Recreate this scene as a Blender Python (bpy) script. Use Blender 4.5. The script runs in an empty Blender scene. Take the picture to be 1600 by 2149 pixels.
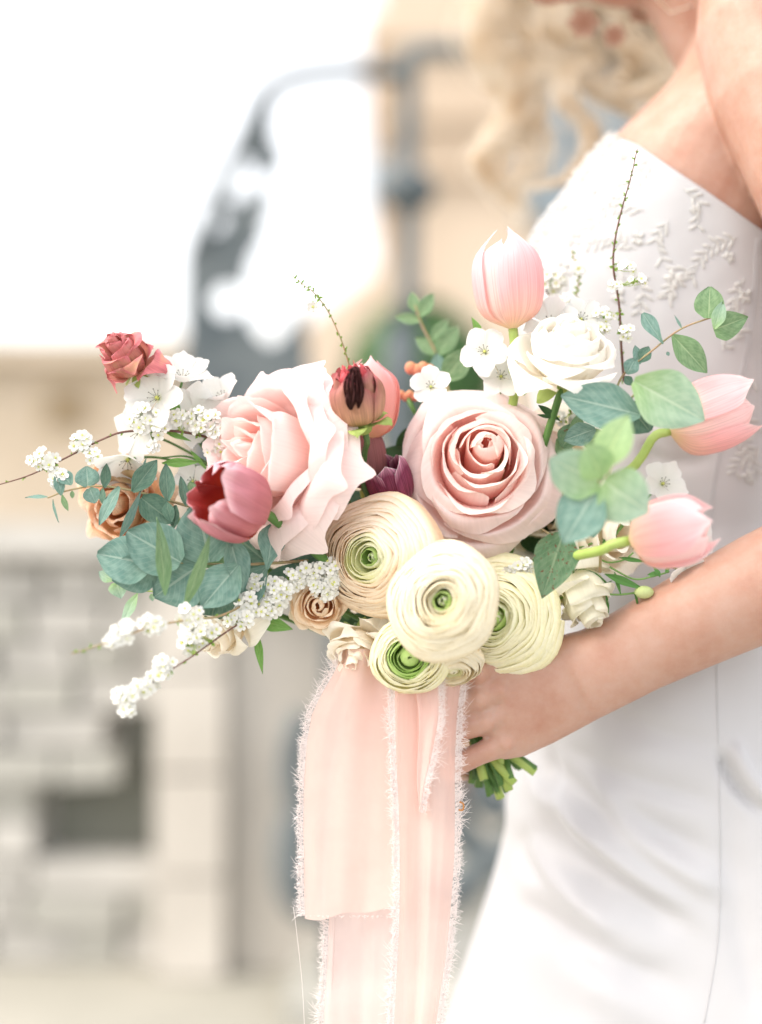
import bpy, bmesh, math, random
import numpy as np
from mathutils import Vector, Matrix, noise
R_ = random.Random(7)
sc = bpy.context.scene
COL = sc.collection
# ------------------------------------------------------------------ camera
ZC = 1.02
cam_d = bpy.data.cameras.new('camera'); cam = bpy.data.objects.new('camera', cam_d); COL.objects.link(cam)
cam.location = (0, -1.0, ZC); cam.rotation_euler = (math.pi/2, 0, 0)
cam_d.sensor_fit = 'HORIZONTAL'; cam_d.sensor_width = 41.5; cam_d.lens = 80
cam_d.clip_start = 0.05; cam_d.clip_end = 2000
cam_d.dof.use_dof = True; cam_d.dof.focus_distance = 0.985; cam_d.dof.aperture_fstop = 2.3
sc.camera = cam
# ------------------------------------------------------------------ sky, sun, exposure
SUN_AZ, SUN_EL = math.radians(-112), math.radians(46)      # azimuth from +y towards +x
world = bpy.data.worlds.new('World'); sc.world = world; world.use_nodes = True
wn = world.node_tree.nodes; wl = world.node_tree.links
sky = wn.new('ShaderNodeTexSky'); sky.sky_type = 'NISHITA'; sky.sun_disc = False
sky.sun_elevation = SUN_EL; sky.sun_rotation = SUN_AZ
sky.air_density = 1.0; sky.dust_density = 5.0; sky.ozone_density = 0.6
mixw = wn.new('ShaderNodeMix'); mixw.data_type = 'RGBA'; mixw.inputs[0].default_value = .72      # thin even white overcast veiling the blue
wl.new(sky.outputs[0], mixw.inputs[6]); mixw.inputs[7].default_value = (5.2, 5.1, 5.0, 1)
bg = wn['Background']; wl.new(mixw.outputs[2], bg.inputs[0]); bg.inputs[1].default_value = 0.14
sun_d = bpy.data.lights.new('sun', 'SUN'); sun_d.energy = 0.9; sun_d.angle = math.radians(38); sun_d.color = (1.0, 0.95, 0.88)
sun = bpy.data.objects.new('sun', sun_d); COL.objects.link(sun)
sdir = Vector((math.sin(SUN_AZ)*math.cos(SUN_EL), math.cos(SUN_AZ)*math.cos(SUN_EL), math.sin(SUN_EL)))
sun.rotation_euler = sdir.to_track_quat('Z', 'Y').to_euler()
sc.view_settings.view_transform = 'Standard'; sc.view_settings.look = 'None'
sc.view_settings.exposure = 1.6; sc.view_settings.gamma = 1.0; sc.view_settings.use_curve_mapping = False
sc.cycles.max_bounces = 12; sc.cycles.diffuse_bounces = 8; sc.cycles.transmission_bounces = 10; sc.cycles.transparent_max_bounces = 16
sc.cycles.sample_clamp_indirect = 8

# ------------------------------------------------------------------ helpers
K = 0.51875/1600
def P(u, v, y=0.0):
    """photo position at depth y (metres behind the focus plane) -> world point"""
    s = K*(1+y); return Vector(((u-800)*s, y, ZC-(v-1074.5)*s))
def A(r, up, t):
    return Vector((r, -t, up)).normalized()
def tag(o, label=None, cat=None, group=None, kind=None):
    if label: o['label'] = label
    if cat: o['category'] = cat
    if group: o['group'] = group
    if kind: o['kind'] = kind
    return o
def empty(name, loc=(0,0,0), M=None):
    o = bpy.data.objects.new(name, None); COL.objects.link(o); o.empty_display_size = .01
    if M is not None: o.matrix_world = M
    else: o.location = loc
    o['_m'] = 0; del o['_m']
    MW[o.name] = Matrix(M) if M is not None else Matrix.Translation(Vector(loc))
    return o
MW = {}
def add(name, verts, faces, mat, parent=None, world=False, uv=None, smooth=True, col=None):
    if parent is not None and world:
        inv = MW[parent.name].inverted(); verts = [inv @ Vector(v) for v in verts]
    me = bpy.data.meshes.new(name)
    me.from_pydata([tuple(v) for v in verts], [], faces)
    if smooth: me.polygons.foreach_set('use_smooth', [True]*len(me.polygons))
    if uv is not None:
        l = me.uv_layers.new(name='UVMap')
        idx = np.empty(len(me.loops), dtype=np.int32); me.loops.foreach_get('vertex_index', idx)
        l.data.foreach_set('uv', np.asarray(uv, dtype=np.float32)[idx].ravel())
    for m in (mat if isinstance(mat, (list, tuple)) else [mat]): me.materials.append(m)
    o = bpy.data.objects.new(name, me); COL.objects.link(o)
    if parent is not None: o.parent = parent
    MW[o.name] = (MW[parent.name] if parent is not None else Matrix())
    return o
def dup(o, parent, M):
    c = o.copy(); COL.objects.link(c); c.parent = parent; c.matrix_local = M; return c
class MB:
    def __init__(s): s.v = []; s.f = []; s.uv = []
    def grid(s, pts, nu, nv, closed=False, uv=None):
        b = len(s.v); s.v += [tuple(p) for p in pts]
        s.uv += uv if uv is not None else [(i/(max(nu-1,1)), j/(max(nv-1,1))) for j in range(nv) for i in range(nu)]
        for j in range(nv-1):
            for i in range(nu if closed else nu-1):
                a = b+j*nu+i; c = b+j*nu+(i+1) % nu
                s.f.append((a, c, c+nu, a+nu))
        return b
    def tube(s, path, radii, n=8, flat=1.0, up=None, cap=True):
        path = [Vector(p) for p in path]; m = len(path); b = len(s.v)
        if not hasattr(radii, '__len__'): radii = [radii]*m
        t0 = (path[1]-path[0]).normalized()
        ref = Vector(up) if up is not None else (Vector((0,0,1)) if abs(t0.z) < .9 else Vector((1,0,0)))
        for i, p in enumerate(path):
            t = (path[min(i+1,m-1)]-path[max(i-1,0)]).normalized()
            x = (ref - t*ref.dot(t)).normalized(); y = t.cross(x)
            if up is None: ref = x
            r = radii[i]; rx, ry = r if isinstance(r, (tuple, list)) else (r, r*flat)
            for k in range(n):
                a = 2*math.pi*k/n; s.v.append(tuple(p + x*(rx*math.cos(a)) + y*(ry*math.sin(a)))); s.uv.append((k/n, i/(m-1)))
        for i in range(m-1):
            for k in range(n):
                a = b+i*n+k; c = b+i*n+(k+1) % n; s.f.append((a, c, c+n, a+n))
        if cap:
            s.f.append(tuple(b+k for k in reversed(range(n)))); s.f.append(tuple(b+(m-1)*n+k for k in range(n)))
    def box(s, x0, x1, y0, y1, z0, z1, jit=0, rnd=R_):
        b = len(s.v); j = lambda: rnd.uniform(-jit, jit)
        for z in (z0, z1):
            for x, y in ((x0,y0),(x1,y0),(x1,y1),(x0,y1)): s.v.append((x+j(), y+j(), z+j())); s.uv.append((0,0))
        for q in ((3,2,1,0),(4,5,6,7),(0,1,5,4),(1,2,6,5),(2,3,7,6),(3,0,4,7)): s.f.append(tuple(b+k for k in q))
    def ball(s, c, r, n=8, m=6, sq=(1,1,1)):
        b = len(s.v); c = Vector(c)
        for j in range(m+1):
            th = math.pi*j/m
            for i in range(n):
                ph = 2*math.pi*i/n
                s.v.append((c.x+r*sq[0]*math.sin(th)*math.cos(ph), c.y+r*sq[1]*math.sin(th)*math.sin(ph), c.z+r*sq[2]*math.cos(th))); s.uv.append((i/n, j/m))
        for j in range(m):
            for i in range(n):
                a = b+j*n+i; d = b+j*n+(i+1) % n; s.f.append((a, a+n, d+n, d))
    def build(s, name, mat, parent=None, world=True, smooth=True):
        return add(name, s.v, s.f, mat, parent, world, uv=s.uv, smooth=smooth)
def spline(pts, n):
    """Catmull-Rom through pts (any dimension) -> n samples"""
    p = np.array([tuple(q) for q in pts], dtype=float)
    p = np.vstack([2*p[0]-p[1], p, 2*p[-1]-p[-2]]); m = len(p)-3; out = []
    for t in np.linspace(0, m-1e-9, n):
        i = int(t); f = t-i; a, b, c, d = p[i], p[i+1], p[i+2], p[i+3]
        out.append(.5*((2*b)+(-a+c)*f+(2*a-5*b+4*c-d)*f*f+(-a+3*b-3*c+d)*f**3))
    return out
def basis(loc, axis, roll=0.0):
    z = Vector(axis).normalized(); ref = Vector((0,0,1)) if abs(z.z) < .95 else Vector((1,0,0))
    x = ref.cross(z).normalized(); y = z.cross(x)
    M = Matrix((x, y, z)).transposed().to_4x4() @ Matrix.Rotation(roll, 4, 'Z')
    M.translation = Vector(loc); return M

# ------------------------------------------------------------------ materials
def nm(name):
    m = bpy.data.materials.new(name); m.use_nodes = True; return m, m.node_tree.nodes, m.node_tree.links
def rgba(c): return (c[0], c[1], c[2], 1)
def ramp(n, l, src, stops):
    r = n.new('ShaderNodeValToRGB'); r.color_ramp.elements[0].position = stops[0][0]; r.color_ramp.elements[0].color = rgba(stops[0][1])
    r.color_ramp.elements[1].position = stops[-1][0]; r.color_ramp.elements[1].color = rgba(stops[-1][1])
    for p, c in stops[1:-1]: e = r.color_ramp.elements.new(p); e.color = rgba(c)
    l.new(src, r.inputs[0]); return r.outputs[0]
PC = {}
def petal_mat(name, stops, transl=.35, rough=.6, vein=.03, spot=None, inner=None, rib=None):
    """thin petal or leaf: colour runs from base to tip along the petal, fine veins, light passes through"""
    key = name
    if key in PC: return PC[key]
    m, n, l = nm(name); bs = n['Principled BSDF']; out = n['Material Output']
    tc = n.new('ShaderNodeTexCoord'); sep = n.new('ShaderNodeSeparateXYZ'); l.new(tc.outputs['UV'], sep.inputs[0])
    c = ramp(n, l, sep.outputs['Y'], stops)
    mp = n.new('ShaderNodeMapping'); mp.inputs['Scale'].default_value = (38, 1.4, 1); l.new(tc.outputs['UV'], mp.inputs[0])
    nz = n.new('ShaderNodeTexNoise'); nz.inputs['Scale'].default_value = 1.0; nz.inputs['Detail'].default_value = 3; l.new(mp.outputs[0], nz.inputs['Vector'])
    mr = n.new('ShaderNodeMapRange'); mr.inputs['From Min'].default_value = .3; mr.inputs['From Max'].default_value = .7
    mr.inputs['To Min'].default_value = 1-vein*1.6; mr.inputs['To Max'].default_value = 1+vein; l.new(nz.outputs[0], mr.inputs[0])
    mx = n.new('ShaderNodeMix'); mx.data_type = 'RGBA'; mx.blend_type = 'MULTIPLY'; mx.inputs[0].default_value = 1
    l.new(c, mx.inputs[6]); l.new(mr.outputs[0], mx.inputs[7]); col = mx.outputs[2]
    if rib:        # pale midrib and side veins of a leaf
        def mth(op, a, b_=None):
            q = n.new('ShaderNodeMath'); q.operation = op
            for i_, x_ in enumerate((a, b_)):
                if x_ is None: continue
                if isinstance(x_, (int, float)): q.inputs[i_].default_value = x_
                else: l.new(x_, q.inputs[i_])
            return q.outputs[0]
        au = mth('ABSOLUTE', mth('SUBTRACT', sep.outputs['X'], .5)); mid = mth('LESS_THAN', au, .022)
        sv = mth('SINE', mth('MULTIPLY', mth('SUBTRACT', sep.outputs['Y'], mth('MULTIPLY', au, .75)), 62)); sv = mth('MULTIPLY', mth('GREATER_THAN', sv, .93), .45)
        n3 = n.new('ShaderNodeTexNoise'); n3.inputs['Scale'].default_value = 5; n3.inputs['Detail'].default_value = 4; l.new(tc.outputs['UV'], n3.inputs['Vector']); bl = n.new('ShaderNodeMix'); bl.data_type = 'RGBA'; bl.blend_type = 'MIX'
        l.new(ramp(n, l, n3.outputs[0], [(.40, (0,0,0)), (.68, (.16,.16,.16))]), bl.inputs[0]); l.new(col, bl.inputs[6]); bl.inputs[7].default_value = rgba([min(1, q*1.5+.06) for q in rib]); col = bl.outputs[2]
        mr_ = n.new('ShaderNodeMix'); mr_.data_type = 'RGBA'; l.new(mth('MULTIPLY', mth('MAXIMUM', mid, sv), .55), mr_.inputs[0]); l.new(col, mr_.inputs[6]); mr_.inputs[7].default_value = rgba(rib); col = mr_.outputs[2]
    if inner:      # the inside of the petal has its own colour
        c2 = ramp(n, l, sep.outputs['Y'], inner); ge = n.new('ShaderNodeNewGeometry'); mi = n.new('ShaderNodeMix'); mi.data_type = 'RGBA'
        l.new(ge.outputs['Backfacing'], mi.inputs[0]); l.new(col, mi.inputs[6]); l.new(c2, mi.inputs[7]); col = mi.outputs[2]
    if spot:
        n2 = n.new('ShaderNodeTexNoise'); n2.inputs['Scale'].default_value = spot[0]; n2.inputs['Detail'].default_value = 2; l.new(tc.outputs['Object'], n2.inputs['Vector'])
        r2 = n.new('ShaderNodeValToRGB'); r2.color_ramp.elements[0].position = spot[1]; r2.color_ramp.elements[1].position = spot[1]+spot[3]; l.new(n2.outputs[0], r2.inputs[0])
        m2 = n.new('ShaderNodeMix'); m2.data_type = 'RGBA'; l.new(r2.outputs[0], m2.inputs[0]); l.new(col, m2.inputs[6]); m2.inputs[7].default_value = rgba(spot[2]); col = m2.outputs[2]
    l.new(col, bs.inputs['Base Color']); bs.inputs['Roughness'].default_value = rough; bs.inputs['Specular IOR Level'].default_value = .25
    tr = n.new('ShaderNodeBsdfTranslucent'); l.new(col, tr.inputs[0])
    bp = n.new('ShaderNodeBump'); bp.inputs['Strength'].default_value = .12; bp.inputs['Distance'].default_value = .0003; l.new(nz.outputs[0], bp.inputs['Height']); l.new(bp.outputs[0], bs.inputs['Normal'])
    ms = n.new('ShaderNodeMixShader'); ms.inputs[0].default_value = transl
    l.new(bs.outputs[0], ms.inputs[1]); l.new(tr.outputs[0], ms.inputs[2]); l.new(ms.outputs[0], out.inputs[0])
    PC[key] = m; return m
def solid(name, c, rough=.6, bump=0, scale=40, c2=None, spec=.4, metal=0, coord='Object', bdist=.002, lo=.35, hi=.65, sss=0):
    if name in PC: return PC[name]
    m, n, l = nm(name); bs = n['Principled BSDF']; bs.inputs['Roughness'].default_value = rough; bs.inputs['Base Color'].default_value = rgba(c)
    bs.inputs['Specular IOR Level'].default_value = spec; bs.inputs['Metallic'].default_value = metal
    tc = n.new('ShaderNodeTexCoord'); nz = n.new('ShaderNodeTexNoise'); nz.inputs['Scale'].default_value = scale; nz.inputs['Detail'].default_value = 6; l.new(tc.outputs[coord], nz.inputs['Vector'])
    if c2:
        l.new(ramp(n, l, nz.outputs[0], [(lo, c), (hi, c2)]), bs.inputs['Base Color'])
    if bump:
        bp = n.new('ShaderNodeBump'); bp.inputs['Strength'].default_value = bump; bp.inputs['Distance'].default_value = bdist; l.new(nz.outputs[0], bp.inputs['Height']); l.new(bp.outputs[0], bs.inputs['Normal'])
    if sss:
        bs.inputs['Subsurface Weight'].default_value = sss; bs.inputs['Subsurface Radius'].default_value = (1, .35, .2); bs.inputs['Subsurface Scale'].default_value = .006
    PC[name] = m; return m
# ================================================================== the square behind
m_ground = solid('pale_paving', (0.287,0.278,0.235), .8, .2, 1.3, (0.383,0.365,0.313), coord='Object', lo=.4, hi=.6)
m_tan = solid('tan_render', (0.470,0.396,0.304), .9, .1, .9, (0.531,0.452,0.357), lo=.4, hi=.6)
m_peach = solid('peach_render', (0.522,0.422,0.322), .9, .1, .35, (0.592,0.487,0.383), lo=.4, hi=.6)
m_stone = solid('pale_stone', (0.418,0.405,0.374), .85, .4, 5, (0.522,0.505,0.470))
m_stoneg = solid('grey_stone', (.345,.34,.305), .85, .4, 4, (.43,.42,.38))
m_iron = solid('blue_grey_iron', (.062,.080,.090), .6, .2, 8, (.135,.155,.16), spec=.3)
m_shut = solid('blue_shutter', (.16,.21,.25), .6, .1, 6, (.28,.33,.36))
m_dark = solid('recess_shade_dark', (.15,.155,.13), .9)
m_pil = solid('cream_stone', (0.487,0.452,0.400), .85, .2, 3, (0.557,0.522,0.470))

g = MB(); g.box(-60, 60, -8, 160, -.3, 0); tag(g.build('ground', m_ground, world=False, smooth=False), 'pale stone paving of the square behind the bride', kind='structure')

# long low tan house at the left, its eave straight across the sky
Y = 13.0
hz = P(0, 716, Y).z; x1 = P(600, 0, Y).x
h = empty('low_house', (x1, Y, 0))
b = MB(); b.box(-16, x1, Y, Y+6, 0, hz-.18); b.build('wall', m_tan, h, smooth=False)
b = MB(); b.box(-16.3, x1+.15, Y-.25, Y+6.3, hz-.18, hz); b.build('roof', m_tan, h, smooth=False)
for u0, u1, v0, v1 in ((95,185,815,900),(470,540,830,930)):
    a, c = P(u0, v0, Y), P(u1, v1, Y)
    b = MB(); b.box(a.x, c.x, Y-.06, Y+.02, c.z, a.z); w = b.build('window', solid('window_frame_brown', (.30,.22,.12), .6), h, smooth=False)
    b = MB(); b.box(a.x+.1, c.x-.1, Y-.075, Y-.062, c.z+.1, a.z-.1); b.build('pane', solid('window_pane', (.16,.13,.09), .15), w, smooth=False)
tag(h, 'long low tan house with a straight eave under the white sky, far left', 'house')

# tall peach building at the right with cornice and gabled annex
Y = 12.0
bx = P(786, 0, Y).x
t = empty('tall_house', (bx, Y, 0))
b = MB(); b.box(bx+.12, 9, Y, Y+8, 0, 12); b.build('wall', m_peach, t, smooth=False)
for v0, v1, dx in ((-40, 30, .03), (30, 100, -.10), (235, 262, -.04), (345, 372, .02)):
    a, c = P(0, v0, Y), P(0, v1, Y)
    b = MB(); b.box(bx+dx, 9, Y-.14, Y+8.1, c.z, a.z, .0); b.build('cornice', m_peach, t, smooth=False)
# annex whose roof slopes down to the left
pts = [P(800, 545, Y-.3), P(608, 700, Y-.3), P(600, 1200, Y-.3), P(830, 1200, Y-.3), P(830, 545, Y-.3)]
for p_ in pts[2:4]: p_.z = 0
n_ = len(pts); vv = [tuple(p_) for p_ in pts]+[(p_.x, p_.y+5, p_.z) for p_ in pts]
ff = [tuple(range(n_))[::-1], tuple(range(n_, 2*n_))]+[(i, (i+1) % n_, (i+1) % n_+n_, i+n_) for i in range(n_)]
add('gable_wing', vv, ff, m_peach, t, True, smooth=False)
for u0, u1, v0, v1 in ((1095,1215,195,470),(1235,1335,170,480),(770,850,330,430),(1130,1200,640,900)):
    a, c = P(u0, v0, Y), P(u1, v1, Y)
    b = MB(); b.box(a.x, c.x, Y-.12, Y-.02, c.z, a.z); w = b.build('window', m_shut, t, smooth=False)
    mid = (a.x+c.x)/2
    for q in (0, 1):
        b = MB(); b.box((a.x if q == 0 else mid+.02)+.04, (mid-.02 if q == 0 else c.x)-.04, Y-.16, Y-.122, c.z+.06, a.z-.06)
        b.build('shutter', m_shut, w, smooth=False)
tag(t, 'tall peach-rendered house with blue-grey shutters behind the hair and the lamp post', 'house')

# stone wall of blocks with missing blocks, their shade painted dark, left
Y = 2.3
w = empty('stone_wall', (P(150, 0, Y).x, Y, 0))
zt = P(0, 1115, Y).z; xr = P(345, 0, Y).x
b = MB(); b.box(-2.2, xr, Y+.12, Y+.5, 0, zt-.05); b.build('core', m_stone, w, smooth=False)
for u0_, u1_, r0_, r1_ in ((75, 345, 3, 5), (237, 345, 5, 7)):
    b = MB(); b.box(P(u0_,0,Y).x+.02, P(u1_,0,Y).x, Y+.10, Y+.119+.001*r0_, r0_*zt/12, r1_*zt/12-.005); b.build('recess_shade', m_dark, w, smooth=False)  # thin dark panels stand in for the shade inside the gaps
rows = 12; hh = zt/rows; rr = random.Random(3); base_me = {}
for r in range(rows):
    x = -2.2 + (r % 2)*.15
    while x < xr-.02:
        L = rr.uniform(.12, .26); x2 = min(x+L, xr)
        if xr-x2 < .07: x2 = xr
        z0, z1 = r*hh+.008, (r+1)*hh-.008
        c0, c1 = P(75, 0, Y).x, P(345, 0, Y).x
        hole = False; cut = (r in (3, 4))
        if cut and c0 < x2 and x < xr: x2 = c0 if x < c0-.08 else x2; hole = x >= c0-.08
        if r in (5, 6) and x2 > P(255, 0, Y).x: x2 = P(255, 0, Y).x if x < P(235, 0, Y).x else xr; hole = x >= P(235, 0, Y).x
        if not hole and x2-x > .05:
            b = MB(); dp = rr.uniform(-.02, .02)
            b.box(x+.006, x2-.006, Y+dp, Y+.118, z0-.003, z1+.003, .004, rr)
            b.build('stone', rr.choice([m_stone, m_stone, m_stoneg]) if r > 5 else rr.choice([m_stoneg, m_stoneg, m_stone]), w, smooth=False)
        x = x2
b = MB(); b.box(-2.2, xr, Y-.05, Y+.52, zt-.05, zt+.02, .004); b.build('coping', m_stone, w, smooth=False)
tag(w, 'low wall of pale stone blocks with gaps, shade painted dark, where blocks are missing, left', 'stone wall')
# cream stone pier beside the wall
x0, x1 = P(338, 0, Y).x, P(480, 0, Y).x
w = empty('stone_pier', ((x0+x1)/2, Y, 0)); zt2 = P(0, 1190, Y).z
for i in range(4):
    b = MB(); b.box(x0+.002, x1, Y-.1, Y+.3, i*zt2/4+.004, (i+1)*zt2/4-.004, .003, rr); b.build('stone', m_pil, w, smooth=False)
tag(w, 'smooth cream stone pier at the right end of the block wall', 'stone pier')
# plain low plaster wall right of the pier
x2 = P(705, 0, Y+.25).x
w = empty('plaster_wall', ((x1+x2)/2, Y+.3, 0)); b = MB(); b.box(x1+.004, x2, Y-.04, Y+.3, 0, zt2-.1); b.build('wall', m_pil, w, smooth=False)
b = MB(); b.box(x1+.004, x2+.03, Y-.06, Y+.33, zt2-.1, zt2-.05); b.build('coping', m_pil, w, smooth=False)
tag(w, 'plain grey-beige low wall between the cream pier and the iron lamp post', 'wall')

# ornate iron lamp post: pole, cranked bracket, thin arched stay, pierced scroll panel, scrolled feet
Y = 2.1
L = empty('iron_lamp_post', (P(858, 0, Y).x, Y, 0))
def pp(l, dy=0, n=24): return [P(u, v, Y+dy) for u, v in spline(l, n)]
b = MB(); b.tube([P(858, 120, Y), P(858, 600, Y), P(850, 720, Y)], [.020, .022, .027], 12); b.tube([P(846, 690, Y), P(838, 800, Y), P(830, 1200, Y), P(820, 1560, Y)], [.036,.040,.046,.05], 14)
b.build('pole', m_iron, L)
b = MB(); b.tube(pp([(790,150),(835,150),(862,118),(885,104),(990,106)], -.06), .021, 10); b.build('bracket', m_iron, L)
b = MB(); b.tube(pp([(800,148),(700,150),(610,165),(560,195),(540,235),(515,290),(480,360),(440,450),(415,520)]), [.0185]*24, 8); b.build('arched_stay', m_iron, L)
b = MB(); b.ball(P(858,400,Y), .06, 12, 8, (1,1,.8)); b.build('collar', m_iron, L)
# pierced panel: outline minus holes -> built as a grid of cells, thick
out = [(560,190),(540,235),(500,320),(470,400),(430,480),(408,530),(404,620),(404,700),(398,830),(640,830),(628,700),(622,640),(600,690),(570,700),(535,690),(515,640),(512,590),(545,540),(535,480),(560,400),(580,330),(555,290),(556,240)]
def inside(u, v, poly):
    c = False; j = len(poly)-1
    for i in range(len(poly)):
        (xa, ya), (xb, yb) = poly[i], poly[j]
        if (ya > v) != (yb > v) and u < (xb-xa)*(v-ya)/(yb-ya)+xa: c = not c
        j = i
    return c
holes = [(500,372,38,46),(580,385,26,24),(446,458,26,28),(478,632,32,34),(568,610,52,108)]
cs = 6; pv = {}; vs = []; fs = []
def pvi(i, j, k):
    if (i, j, k) not in pv: pv[(i, j, k)] = len(vs); q = P(i*cs, j*cs, Y+(.0 if k == 0 else .04)); q.y += 0; vs.append(tuple(q))
    return pv[(i, j, k)]
cell = {(i, j) for i in range(60, 115) for j in range(28, 142) if any(inside((i+.5)*cs+ax_, (j+.5)*cs+ay_, out) for ax_, ay_ in ((0,0),(16,0),(-16,0),(0,14),(0,-14))) and not any(((i+.5)*cs-a)**2/r1**2+((j+.5)*cs-c)**2/r2**2 < 1 for a, c, r1, r2 in holes)}
for i, j in cell:
    fs.append((pvi(i,j,0), pvi(i,j+1,0), pvi(i+1,j+1,0), pvi(i+1,j,0))); fs.append((pvi(i,j,1), pvi(i+1,j,1), pvi(i+1,j+1,1), pvi(i,j+1,1)))
    for di, dj, e in ((-1,0,((i,j),(i,j+1))),(1,0,((i+1,j+1),(i+1,j))),(0,-1,((i+1,j),(i,j))),(0,1,((i,j+1),(i+1,j+1)))):
        if (i+di, j+dj) not in cell: (a, c), (d, f) = e; fs.append((pvi(a,c,0), pvi(a,c,1), pvi(d,f,1), pvi(d,f,0)))
pan = add('pierced_panel', vs, fs, m_iron, L, True, smooth=False)
b = MB(); b.box(P(398,0,Y).x, P(640,0,Y).x, Y-.02, Y+.08, P(0,1120,Y).z, P(0,815,Y).z); b.build('panel_base', m_iron, L, smooth=False)
b = MB(); b.box(P(684,0,Y).x, P(716,0,Y).x, Y-.02, Y+.08, 0, P(0,1250,Y).z); b.build('side_post', m_iron, L, smooth=False)
b = MB(); b.box(P(398,0,Y).x, P(850,0,Y).x, Y-.01, Y+.07, P(0,1180,Y).z, P(0,1100,Y).z); b.build('cross_rail', m_iron, L, smooth=False)
for pl, r in (([(640,1500),(622,1560),(615,1640),(640,1720),(700,1760)],.03), ([(625,1720),(612,1790),(622,1870),(660,1900),(720,1860)],.04), ([(1075,1690),(1030,1690),(1005,1650),(1030,1610)],.035), ([(1120,1740),(1060,1790),(1000,1830),(960,1870),(880,1860)],.04), ([(820,1540),(900,1640),(1000,1780),(1090,1800)],.035)):
    b = MB(); b.tube(pp(pl, -.02), r, 10); b.build('scroll_foot', m_iron, L)
b = MB(); b.box(P(610,0,Y).x, P(1120,0,Y).x, Y-.2, Y+.3, 0, .05); b.build('base', m_stoneg, L, smooth=False)
tag(L, 'old blue-grey iron lamp post with arched stay and pierced panel behind the bouquet', 'lamp post')

# clipped green shrub behind the post
Y = 4.2; c = P(880, 795, Y); rad = 150*K*(1+Y)
s = empty('round_shrub', (c.x, Y, 0)); rs = random.Random(5)
b = MB()
for i in range(2600):
    d = Vector((rs.gauss(0,1), rs.gauss(0,1), rs.gauss(0,1))).normalized(); q = c+d*rad*rs.uniform(.72,1.03)*(1+.12*noise.noise(d*2.5))
    a1 = Vector((rs.gauss(0,1), rs.gauss(0,1), rs.gauss(0,1))).normalized(); a2 = d.cross(a1).normalized()*.035; a1 = a2.cross(d).normalized()*.06+d*.02
    k = len(b.v); b.v += [tuple(q-a1), tuple(q+a2), tuple(q+a1), tuple(q-a2)]; b.uv += [(0,0)]*4; b.f.append((k,k+1,k+2,k+3))
tag(b.build('foliage', solid('shrub_green', (.03,.085,.02), .6, 0, 9, (.06,.15,.035)), s), kind='stuff')
b = MB(); b.tube([(c.x, Y, .4), (c.x+.02, Y, .8), (c.x, Y, c.z)], [.04,.035,.02], 8); b.build('trunk', solid('bark', (.12,.09,.06)), s)
b = MB(); b.tube([(c.x,Y,0),(c.x,Y,.2),(c.x,Y,.42),(c.x,Y,.45)], [.16,.2,.24,.24], 16); b.build('pot', solid('terracotta', (.4,.2,.12)), s)
tag(s, 'clipped round green shrub in a pot behind the lamp post', 'shrub')
# ================================================================== the bride: body (one mesh), dress, hair
YC = .19; KK = K*(1+YC)
def zv(v): return ZC-(v-1074.5)*KK
def xu(u): return (u-800)*KK
T_l = [(v, u) for v, u in ((-200,1500),(0,1470),(60,1440),(110,1425),(170,1395),(222,1345),(262,1302),(280,1287),(340,1222),(400,1182),(440,1152),(490,1114),(560,1088),(640,1082),(800,1110),(1000,1150),(1150,1155),(1300,1142),(1500,1112),(1600,1084),(1690,1062),(1750,1066),(1850,1040),(2000,992),(2149,942),(2700,760),(3700,520))]
T_r = [(-200,1600),(0,1700),(100,1750),(250,1770),(500,1740),(800,1680),(1100,1640),(1400,1720),(1600,1790),(2149,1850),(2700,2000),(3700,2350)]
T_b = [(-200,.05),(0,.09),(100,.125),(250,.13),(500,.122),(800,.112),(1100,.105),(1400,.13),(1600,.145),(2149,.18),(2700,.24),(3700,.36)]
def tab(T, v): return float(np.interp(v, [a for a, _ in T], [b_ for _, b_ in T]))
def smooth_tab(T, v): return (tab(T, v-18)+2*tab(T, v)+tab(T, v+18))/4
FOLDS = [ # (u0,v0,u1,v1, width px, depth m) valleys (negative) and ridges in the satin of the skirt
 (1120,1600,1500,1800,34,-0.0078),(1160,1560,1520,1690,26,-0.0039),(1230,1640,1520,1880,26,0.0084),(1110,1730,1450,1950,40,-0.0104),
 (1120,1640,1470,1930,26,0.0091),(1080,1890,1420,2080,34,-0.0084),(1110,1760,1300,1960,24,0.0059),(1090,1740,1140,1860,16,-0.0046),(1200,2000,1480,2200,50,0.0052),
 (1240,1480,1500,1560,30,-0.0026),(1150,1560,1190,1760,18,-0.0052),(1510,1580,1610,1710,10,-0.0084),(1540,1560,1640,1700,16,0.0078),(1530,1700,1600,2149,30,-0.0039),
 (1380,900,1500,905,14,0.0026),(1360,950,1500,960,16,-0.0026),(1350,930,1420,1000,18,-0.0039),(1340,880,1480,870,16,-0.0026),(1120,520,1250,700,30,0.0026)]
def fold(u, v):
    d = 0
    for u0, v0, u1, v1, w, a in FOLDS:
        dx, dy = u1-u0, v1-v0; L2 = dx*dx+dy*dy; t = ((u-u0)*dx+(v-v0)*dy)/L2
        if t < -.2 or t > 1.2: continue
        win = 1/(1+math.exp(-(t-.04)*22))/(1+math.exp((t-.92)*16)); q = (u-u0-t*dx)*dy/math.sqrt(L2)-(v-v0-t*dy)*dx/math.sqrt(L2)
        q += 14*math.sin(t*3.1)
        d += a*win*math.exp(-(q/w)**2)
    return d
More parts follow.
